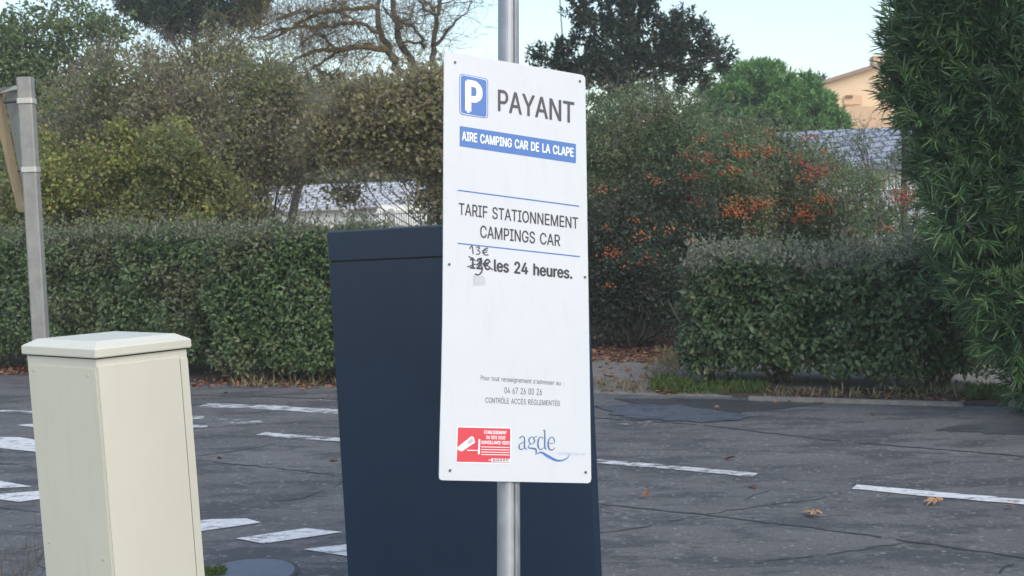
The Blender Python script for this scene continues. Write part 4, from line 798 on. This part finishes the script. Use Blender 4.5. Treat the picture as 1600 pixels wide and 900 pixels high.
conifer(33, 'cypress_tree', 'ragged dark cypress against the sky right of the notice', 985, 22, [(985, 20, 45), (940, 15, 45), (1015, 60, 55), (955, 75, 50), (905, 95, 38), (865, 90, 26), (1065, 75, 48), (1105, 95, 34), (1040, 115, 52), (980, 120, 50), (920, 50, 30), (900, 15, 22), (1085, 55, 26), (850, 100, 18), (1125, 85, 18), (1060, 40, 20), (1000, -20, 40), (930, 130, 45), (890, 120, 25)],
        'cyp', 250, 14, .11, .036, .24, .75, .7, trunk_px=(985, -10), sq=(1, .9, .85), lo=.3)
conifer(34, 'umbrella_pine', 'rounded bright green pine dome left of the ochre house', 1190, 30, [(1190, 160, 66), (1140, 145, 46), (1235, 165, 56), (1275, 185, 46), (1180, 128, 36), (1290, 200, 36), (1120, 170, 40), (1160, 190, 60), (1240, 205, 60)],
        'bright', 340, 12, .17, .035, .15, .95, .9, lo=.6, sq=(1, .9, .9))
conifer(35, 'cypress_tree', 'slim dark cypress tip above the narrow-leaved tree', 1412, 16, [(1412, 0, 12), (1414, -30, 16), (1416, -70, 20), (1416, 30, 20), (1416, 70, 24)], 'cyp', 260, 10, .10, .04, .15, .5, .9, jit=.05, trunk_r=.06)
far = conifer(36, 'pine_tree', 'far small pine top between the pine dome and the ochre house', 1290, 60, [(1290, 140, 20), (1275, 135, 14), (1262, 142, 12)], 'pine', 60, 10, .35, .08, .3, .8, trunk_r=.12)

# the bare gnarled tree
rng = np.random.default_rng(41); YT = 18.5
def c3(*p): return [(380 + x / 4.21, y / 4.21) for x, y in p]
limbs = [(c3((1290, 1000), (1245, 420), (1260, 280), (1275, 120), (1310, 30), (1330, -60)), .075, .03), (c3((1260, 300), (1340, 200), (1390, 150), (1455, 105)), .04, .010), (c3((1270, 110), (1190, 70), (1150, 0), (1130, -60)), .026, .010),
         (c3((1310, 30), (1400, 15), (1530, 18)), .014, .004), (c3((1275, 100), (1230, 40), (1250, -30)), .02, .01),
         (c3((1290, 1000), (1180, 620), (1005, 430), (950, 320), (900, 220), (880, 100), (885, -40)), .10, .045), (c3((1120, 540), (1080, 380), (1025, 250), (1000, 130), (985, -60)), .085, .05),
         (c3((1000, 400), (960, 340), (880, 330), (760, 320), (620, 325), (480, 325), (400, 350), (330, 400), (250, 490)), .075, .02), (c3((640, 325), (540, 410), (460, 470), (430, 540)), .035, .012),
         (c3((900, 205), (780, 165), (680, 150), (560, 170), (480, 220), (430, 235), (390, 310)), .045, .015), (c3((600, 310), (530, 250), (480, 222)), .03, .018),
         (c3((885, 45), (760, 40), (650, 70), (550, 80), (450, 110), (300, 180), (150, 230), (40, 245)), .05, .018), (c3((560, 165), (460, 170), (330, 190), (200, 240), (80, 265)), .045, .015),
         (c3((1200, 330), (1190, 250), (1120, 180), (1060, 150), (1010, 110)), .04, .02), (c3((1210, 300), (1120, 270), (1060, 285)), .03, .02), (c3((1000, 120), (940, 60), (925, -20)), .03, .015),
         (c3((700, 320), (640, 400), (600, 470)), .02, .006), (c3((830, 335), (770, 400), (740, 470)), .02, .006), (c3((660, 90), (640, 40), (600, -20)), .025, .01), (c3((760, 170), (700, 110), (640, 80)), .02, .01),
         (c3((1010, 200), (1080, 130), (1120, 90), (1200, 60)), .025, .01), (c3((870, 290), (760, 275), (650, 300)), .02, .006), (c3((400, 60), (280, 110), (150, 150)), .02, .008), (c3((550, 80), (430, 60), (330, 90), (200, 120), (60, 200)), .028, .01)]
bb = at_y(620, 600, YT); bb.z = 0
bt = empty('bare_tree', bb, 'leafless gnarled tree with lichen-stained limbs above the brown shrub', 'tree')
mb = MB(); mt = MB(); ml = MB()
for k, (pts, r0, r1) in enumerate(limbs):
    dy = rng.uniform(-.5, .5); n = len(pts); P = []
    for i, p in enumerate(pts): P.append(np3(at_y(p[0], p[1], YT + dy * i / n)) + rng.normal(size=3) * .02)
    P2 = []
    for i in range(n - 1):
        for t in (0, .33, .66): P2.append(P[i] * (1 - t) + P[i + 1] * t + rng.normal(size=3) * .018)
    P2.append(P[-1]); m = len(P2); rad = [.8 * (r0 + (r1 - r0) * i / (m - 1)) for i in range(m)]
    if k in (0, 5): P2[0][2] = 0
    (ml if pts[-1][0] < 470 else mb).tube(P2, rad, 7)
    if pts[0][1] > 180: st_ = 3
    else: st_ = 1
    left = pts[-1][0] < 520
    for i in range(st_, m):
        for q in range(4 if left else 2):
            d = rng.normal(size=3) + np.array([-.3 if left else 0, 0, .35]); twiglets(rng, mt, P2[i], d, rng.uniform(.25, .8), .006, 7, .3)
mb.build('trunk', M['barkgrey'], bt, True); ml.build('limbs', M['barklichen'], bt, True)['label'] = 'ochre lichen-covered limbs'; mt.build('twigs', M['barklichen'], bt)

# firethorn and bushes at the right
FT = 'bushes behind the road at the right'
shrub(51, 'shrub', 'grey-green loose bush just right of the white notice', 'shrub', 980, 14.4, [(960, 200, 65), (1010, 210, 75), (1060, 190, 50), (950, 270, 70), (1040, 270, 75), (1100, 200, 45), (900, 240, 60), (990, 160, 35)], 'pyra', .05, .02, 30, 24, .12, .2, twigs=30, twl=.35, grp=FT)
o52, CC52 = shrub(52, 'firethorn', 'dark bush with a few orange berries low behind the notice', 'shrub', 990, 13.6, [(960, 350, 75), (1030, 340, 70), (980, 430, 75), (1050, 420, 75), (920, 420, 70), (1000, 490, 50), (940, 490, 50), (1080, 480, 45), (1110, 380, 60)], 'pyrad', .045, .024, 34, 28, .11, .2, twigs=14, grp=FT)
o53, CC53 = shrub(53, 'firethorn', 'broad bush laden with orange and red berries behind the clipped shrub', 'shrub', 1200, 13.9, [(1130, 265, 75), (1190, 290, 75), (1250, 290, 70), (1300, 320, 65), (1150, 340, 70), (1230, 350, 75), (1310, 380, 60), (1180, 400, 70), (1090, 310, 50), (1220, 230, 45), (1160, 215, 45), (1270, 430, 60), (1280, 245, 35)], 'pyra', .045, .022, 32, 26, .11, .22, twigs=22, grp=FT)
o54, CC54 = shrub(54, 'firethorn', 'small bush with bright red berries before the picket fence', 'shrub', 1390, 13.2, [(1370, 330, 45), (1410, 340, 45), (1350, 370, 50), (1420, 390, 50), (1380, 420, 50), (1330, 290, 45), (1370, 280, 30), (1440, 310, 35), (1340, 340, 45)], 'pyra', .05, .022, 20, 18, .11, .2, twigs=30, grp=FT)
shrub(55, 'shrub', 'pale feathery light green bush against the bungalow roof', 'shrub', 1420, 16, [(1400, 265, 40), (1440, 250, 40), (1420, 300, 30), (1340, 220, 22), (1360, 245, 25), (1300, 235, 22)], 'fresh', .045, .016, 16, 16, .12, .2, twigs=30, twl=.45, grp=FT, up=.8)
backing(56, 'dull green shrub mass behind the berry bushes and the loose bush', [(740, 240, 75), (830, 240, 80), (750, 350, 80), (845, 350, 85), (760, 450, 75), (850, 450, 80), (910, 240, 75), (990, 250, 80), (1070, 250, 80), (1150, 270, 70), (920, 340, 80), (1010, 350, 85), (1100, 350, 85), (1190, 350, 75), (1260, 350, 65), (930, 440, 80), (1030, 450, 85), (1130, 450, 80), (1230, 440, 80), (1320, 440, 70), (1320, 380, 50), (980, 500, 60), (1400, 470, 70)], 17.5, 1080, 'pyra', .11, .06, 15)
def ball_mesh(mb, c, r, rng):
    b = len(mb.v); o = [(1, 0, 0), (-1, 0, 0), (0, 1, 0), (0, -1, 0), (0, 0, 1), (0, 0, -1)]
    e = .62; o2 = [(x * e, y * e, z * e) for x in (-1, 1) for y in (-1, 1) for z in (-1, 1)]
    mb.v += [(c[0] + x * r, c[1] + y * r, c[2] + z * r) for x, y, z in o + o2]
    idx = {(x, y, z): 6 + i for i, (x, y, z) in enumerate([(x, y, z) for x in (-1, 1) for y in (-1, 1) for z in (-1, 1)])}
    ax = {(0, 1): 0, (0, -1): 1, (1, 1): 2, (1, -1): 3, (2, 1): 4, (2, -1): 5}
    for (k, s), i in ax.items():
        u, v = [j for j in range(3) if j != k]; ring = []
        for a, c_ in ((-1, -1), (1, -1), (1, 1), (-1, 1)):
            t = [0, 0, 0]; t[k] = s; t[u] = a; t[v] = c_; ring.append(idx[tuple(t)])
        for j in range(4): mb.f.append((b + i, b + ring[j], b + ring[(j + 1) % 4]))
def berries(seed, parent, spots, CC, mat, n=24, r=.0115, sp_=.048):
    """each spot: a cluster sitting on the foliage clump nearest to that line of sight"""
    rng = np.random.default_rng(seed); cen = np.concatenate([cc for _, cc, _ in CC])
    for (px, py, k) in spots:
        d = np3(ray(px, py).normalized()); rel = cen - np3(EYEV); t = rel @ d; off = np.linalg.norm(rel - t[:, None] * d, axis=1)
        near = np.where(off < max(.16, off.min() + .01))[0]; c = cen[near[np.argmin(t[near])]] - d * .13; mb = MB()
        for i in range(max(3, int(n * k))): ball_mesh(mb, c + rng.normal(size=3) * sp_ * np.array([1.3, .6, .7]) * min(1.7, k ** .5 + .35), r * rng.uniform(.8, 1.3), rng)
        mb.build('berry_cluster', mat, parent, True)
MR = paint('red_berries', (.38, .045, .025), .35, .25, 40); MO = paint('orange_berries', (.45, .125, .04), .4, .25, 40)
rng = np.random.default_rng(61)
sp_or = [(1145, 322, 1.5), (1165, 325, 1.8), (1210, 322, 1.4), (1190, 310, 1.0), (1155, 310, 1), (1215, 310, 1.2), (1230, 330, 1.6), (1250, 338, 1.6), (1235, 345, 1.2), (1275, 315, 1.3), (1245, 300, .8), (1195, 242, .9), (1180, 245, .6), (1290, 292, .8), (1220, 345, 1.2), (1165, 225, .7), (1200, 200, .8), (1270, 330, .8)]
sp_rd = [(1060, 297, 1.6), (1075, 293, 1.2), (1265, 240, 1.3), (1285, 250, 1), (1250, 215, .7), (1350, 310, 1), (1297, 350, 1.3), (1300, 400, .4), (1110, 265, .7), (1072, 225, .8), (1320, 382, .9), (1290, 270, .8), (1180, 240, .6), (1130, 275, .5), (1030, 320, .6)]
sp_or += [(rng.uniform(1090, 1330), rng.uniform(220, 350), rng.uniform(.15, .5)) for i in range(18)]
sp_rd += [(rng.uniform(1060, 1350), rng.uniform(190, 390), rng.uniform(.15, .4)) for i in range(18)]
berries(71, o53, sp_or, CC53, MO); berries(72, o53, sp_rd, CC53, MR)
berries(73, o54, [(1400, 290, 1.8), (1412, 305, 2.2), (1395, 286, 1), (1380, 335, .5), (1320, 380, 1)], CC54, MR)
berries(74, o52, [(975, 390, .8), (985, 382, .5), (1015, 265, .8), (935, 270, .7), (965, 395, .5), (1010, 345, .4), (1028, 372, .5), (940, 400, .4)] + [(rng.uniform(930, 1080), rng.uniform(330, 480), rng.uniform(.1, .4)) for i in range(12)], CC52, MO)

# tree with long narrow leaves at the right
rng = np.random.default_rng(81); YP = 8.3
b = at_y(1640, 600, YP + .4); b.z = 0
pt = empty('narrow_leaved_tree', b, 'dense dark green tree with long narrow leaves at the right edge', 'tree')
lob = [(1474, 60, 75), (1540, 20, 100), (1456, 130, 62), (1520, 130, 100), (1474, 190, 55), (1540, 230, 100), (1490, 270, 55), (1620, 120, 130), (1640, 280, 130), (1500, 330, 50), (1560, 350, 90), (1500, 395, 40), (1560, 440, 66), (1640, 430, 120), (1588, 515, 56), (1665, 560, 85), (1622, 600, 42), (1612, 480, 70), (1466, 0, 45), (1600, -60, 150), (1720, 100, 150), (1720, 400, 150), (1470, -60, 60)]
L3 = lobes3(lob, YP, rng, .25); C = []; D = []; CC = []
for c, r in L3:
    k = int(210 * (r / .4) ** 2); d, q = ball(rng, k, .45); cc = c + d * (q * r * .92)[:, None] * np.array([1, .85, 1]); C.append(cc); D.append(d * np.array([1, 1, .6]) + np.array([0, 0, .35])); CC.append((c, cc, d))
C = np.concatenate(C); D = np.concatenate(D) + rng.normal(size=(len(C), 3)) * .25
ns_ = 420; pick = rng.permutation(len(C))[:ns_]
C = np.concatenate([C, C[pick] + unit(D[pick]) * rng.uniform(.05, .17, (ns_, 1))]); D = np.concatenate([D, D[pick] + np.array([0, 0, .5])])
y_ = rng.random(len(C)) < .3
shoots(rng, 'crown', C[~y_], D[~y_], 18, .135, .0105, LM['podo'], pt, .13, .42); shoots(rng, 'young_shoots', C[y_], D[y_], 18, .13, .0105, LM['podot'], pt, .13, .4)
mb = MB(); stems(rng, mb, b, CC, .05, 10); mb.build('trunk', M['barkdark'], pt, True)

# ------------------------------------------------------------------ ground cover and small things
def blades(seed, name, regions, mat, n, h, wd):
    rng = np.random.default_rng(seed); P = []
    for (x0, y0, x1, y1, k) in regions:
        for i in range(int(n * k)): P.append(np3(ground(rng.uniform(x0, x1), rng.uniform(y0, y1))))
    p = np.array(P); m = len(p); a = rng.normal(size=(m, 3)) * .45 + np.array([0, 0, 1.0])
    return tag(leaves(name, p, a, rng.normal(size=(m, 3)), h * rng.uniform(.4, 1.3, m), wd * np.ones(m), LM[mat], None, .15, .3), kind='stuff')
blades(91, 'grass', [(1020, 602, 1085, 613, 1), (1040, 607, 1200, 616, .6), (1110, 600, 1200, 612, .4), (1025, 596, 1060, 606, .6), (1510, 612, 1570, 626, 1.0)], 'grass', 900, .085, .006)
blades(92, 'dry_grass', [(1010, 565, 1075, 600, .3), (925, 604, 1060, 613, .2), (1200, 614, 1500, 626, .3), (1030, 548, 1080, 575, .4), (360, 596, 540, 606, .3), (1370, 560, 1480, 600, .4)], 'dry', 700, .10, .004)
blades(93, 'moss_tuft', [(322, 893, 350, 905, 1)], 'grass', 400, .035, .004)
def litter(seed, name, regions, n, L):
    rng = np.random.default_rng(seed); P = []
    for (x0, y0, x1, y1, k) in regions:
        for i in range(int(n * k)): P.append(np3(ground(rng.uniform(x0, x1), rng.uniform(y0, y1), .012)))
    p = np.array(P); m = len(p); a = rng.normal(size=(m, 3)) * np.array([1, 1, .25]); s = rng.uniform(.5, 1.3, m)
    return tag(leaves(name, p, a, rng.normal(size=(m, 3)) * .35 + np.array([0, 0, 1]), L * s, L * .55 * s, LM['litter'], None, .2, .15), kind='stuff')
litter(94, 'fallen_leaves', [(925, 525, 1090, 565, 1.6), (925, 565, 1060, 612, .12), (300, 588, 540, 604, .4), (-10, 572, 60, 584, .3), (1030, 606, 1060, 614, .08), (1180, 614, 1500, 628, .15), (940, 618, 1500, 650, .012), (320, 605, 540, 625, .008), (940, 660, 1600, 880, .006), (0, 590, 540, 870, .004)], 900, .06)
# two big curled plane leaves
def plane_leaf(px, py, size, rot, label):
    c = ground(px, py, .010); mb = MB(); lobes_ = [(0, .0), (20, .55), (40, .35), (62, .95), (80, .55), (90, 1.1), (100, .55), (118, .95), (140, .35), (160, .55), (180, 0)]
    top = []; k = len(lobes_)
    def pos(a, r): 
        x, y = math.cos(math.radians(a)) * r, math.sin(math.radians(a)) * r
        z = .42 * (1 - (min(r, 1.1) / 1.0) ** 2) * .9 + .10 * math.sin(a * .12)
        x2 = x * math.cos(rot) - y * math.sin(rot); y2 = x * math.sin(rot) + y * math.cos(rot)
        return (c.x + x2 * size, c.y + y2 * size, c.z + max(0, z + .06) * size * .8)
    full = [(a, max(.30, r)) for a, r in lobes_] + [(200, .45), (235, .5), (270, .25), (305, .5), (340, .45)]
    ringo = [pos(a, r) for a, r in full]; ringm = [pos(a, r * .5) for a, r in full]; ctr = pos(90, .02); n = len(full)
    mb.v = [ctr] + ringm + ringo
    for i in range(n):
        j = (i + 1) % n; mb.f.append((0, 1 + i, 1 + j)); mb.f.append((1 + i, 1 + n + i, 1 + n + j, 1 + j))
    o = mb.build('fallen_leaf', M['dryleaf']); sm = o.modifiers.new('thick', 'SOLIDIFY'); sm.thickness = .0012
    tag(o, label, 'leaf', 'big dry leaves on the road')
plane_leaf(1273, 807, .082, .4, 'curled brown plane leaf lying below the dashed white line'); plane_leaf(1462, 786, .080, 2.2, 'crumpled brown plane leaf lying close to the white line at the right')
# dead weed at the bottom left
rng = np.random.default_rng(95); wb_ = ground(12, 985); wd_ = MB()
for i in range(7):
    twiglets(rng, wd_, np3(wb_) + rng.normal(size=3) * np.array([.015, .015, 0]), np.array([rng.normal() * .16, rng.normal() * .12, 1]), rng.uniform(.26, .42), .0036, 9, .14)
tag(wd_.build('dry_weed', M['twig']), 'thin dry weed sprouting at the bottom left beside the cream box', 'weed')

# ------------------------------------------------------------------ thin veil volume added over the whole place to lift dark tones
hm = bpy.data.materials.new('added_thin_haze'); hm.use_nodes = True; ht = hm.node_tree; ht.nodes.clear()
pv = ht.nodes.new('ShaderNodeVolumePrincipled'); pv.inputs['Color'].default_value = (.97, .97, .97, 1); pv.inputs['Density'].default_value = .0026; pv.inputs['Anisotropy'].default_value = .2
ho = ht.nodes.new('ShaderNodeOutputMaterial'); ht.links.new(pv.outputs[0], ho.inputs['Volume'])
tag(MB().prism([(-170, -50, -1), (170, -50, -1), (170, 270, -1), (-170, 270, -1)], (0, 0, 17)).build('added_haze', hm), kind='stuff')
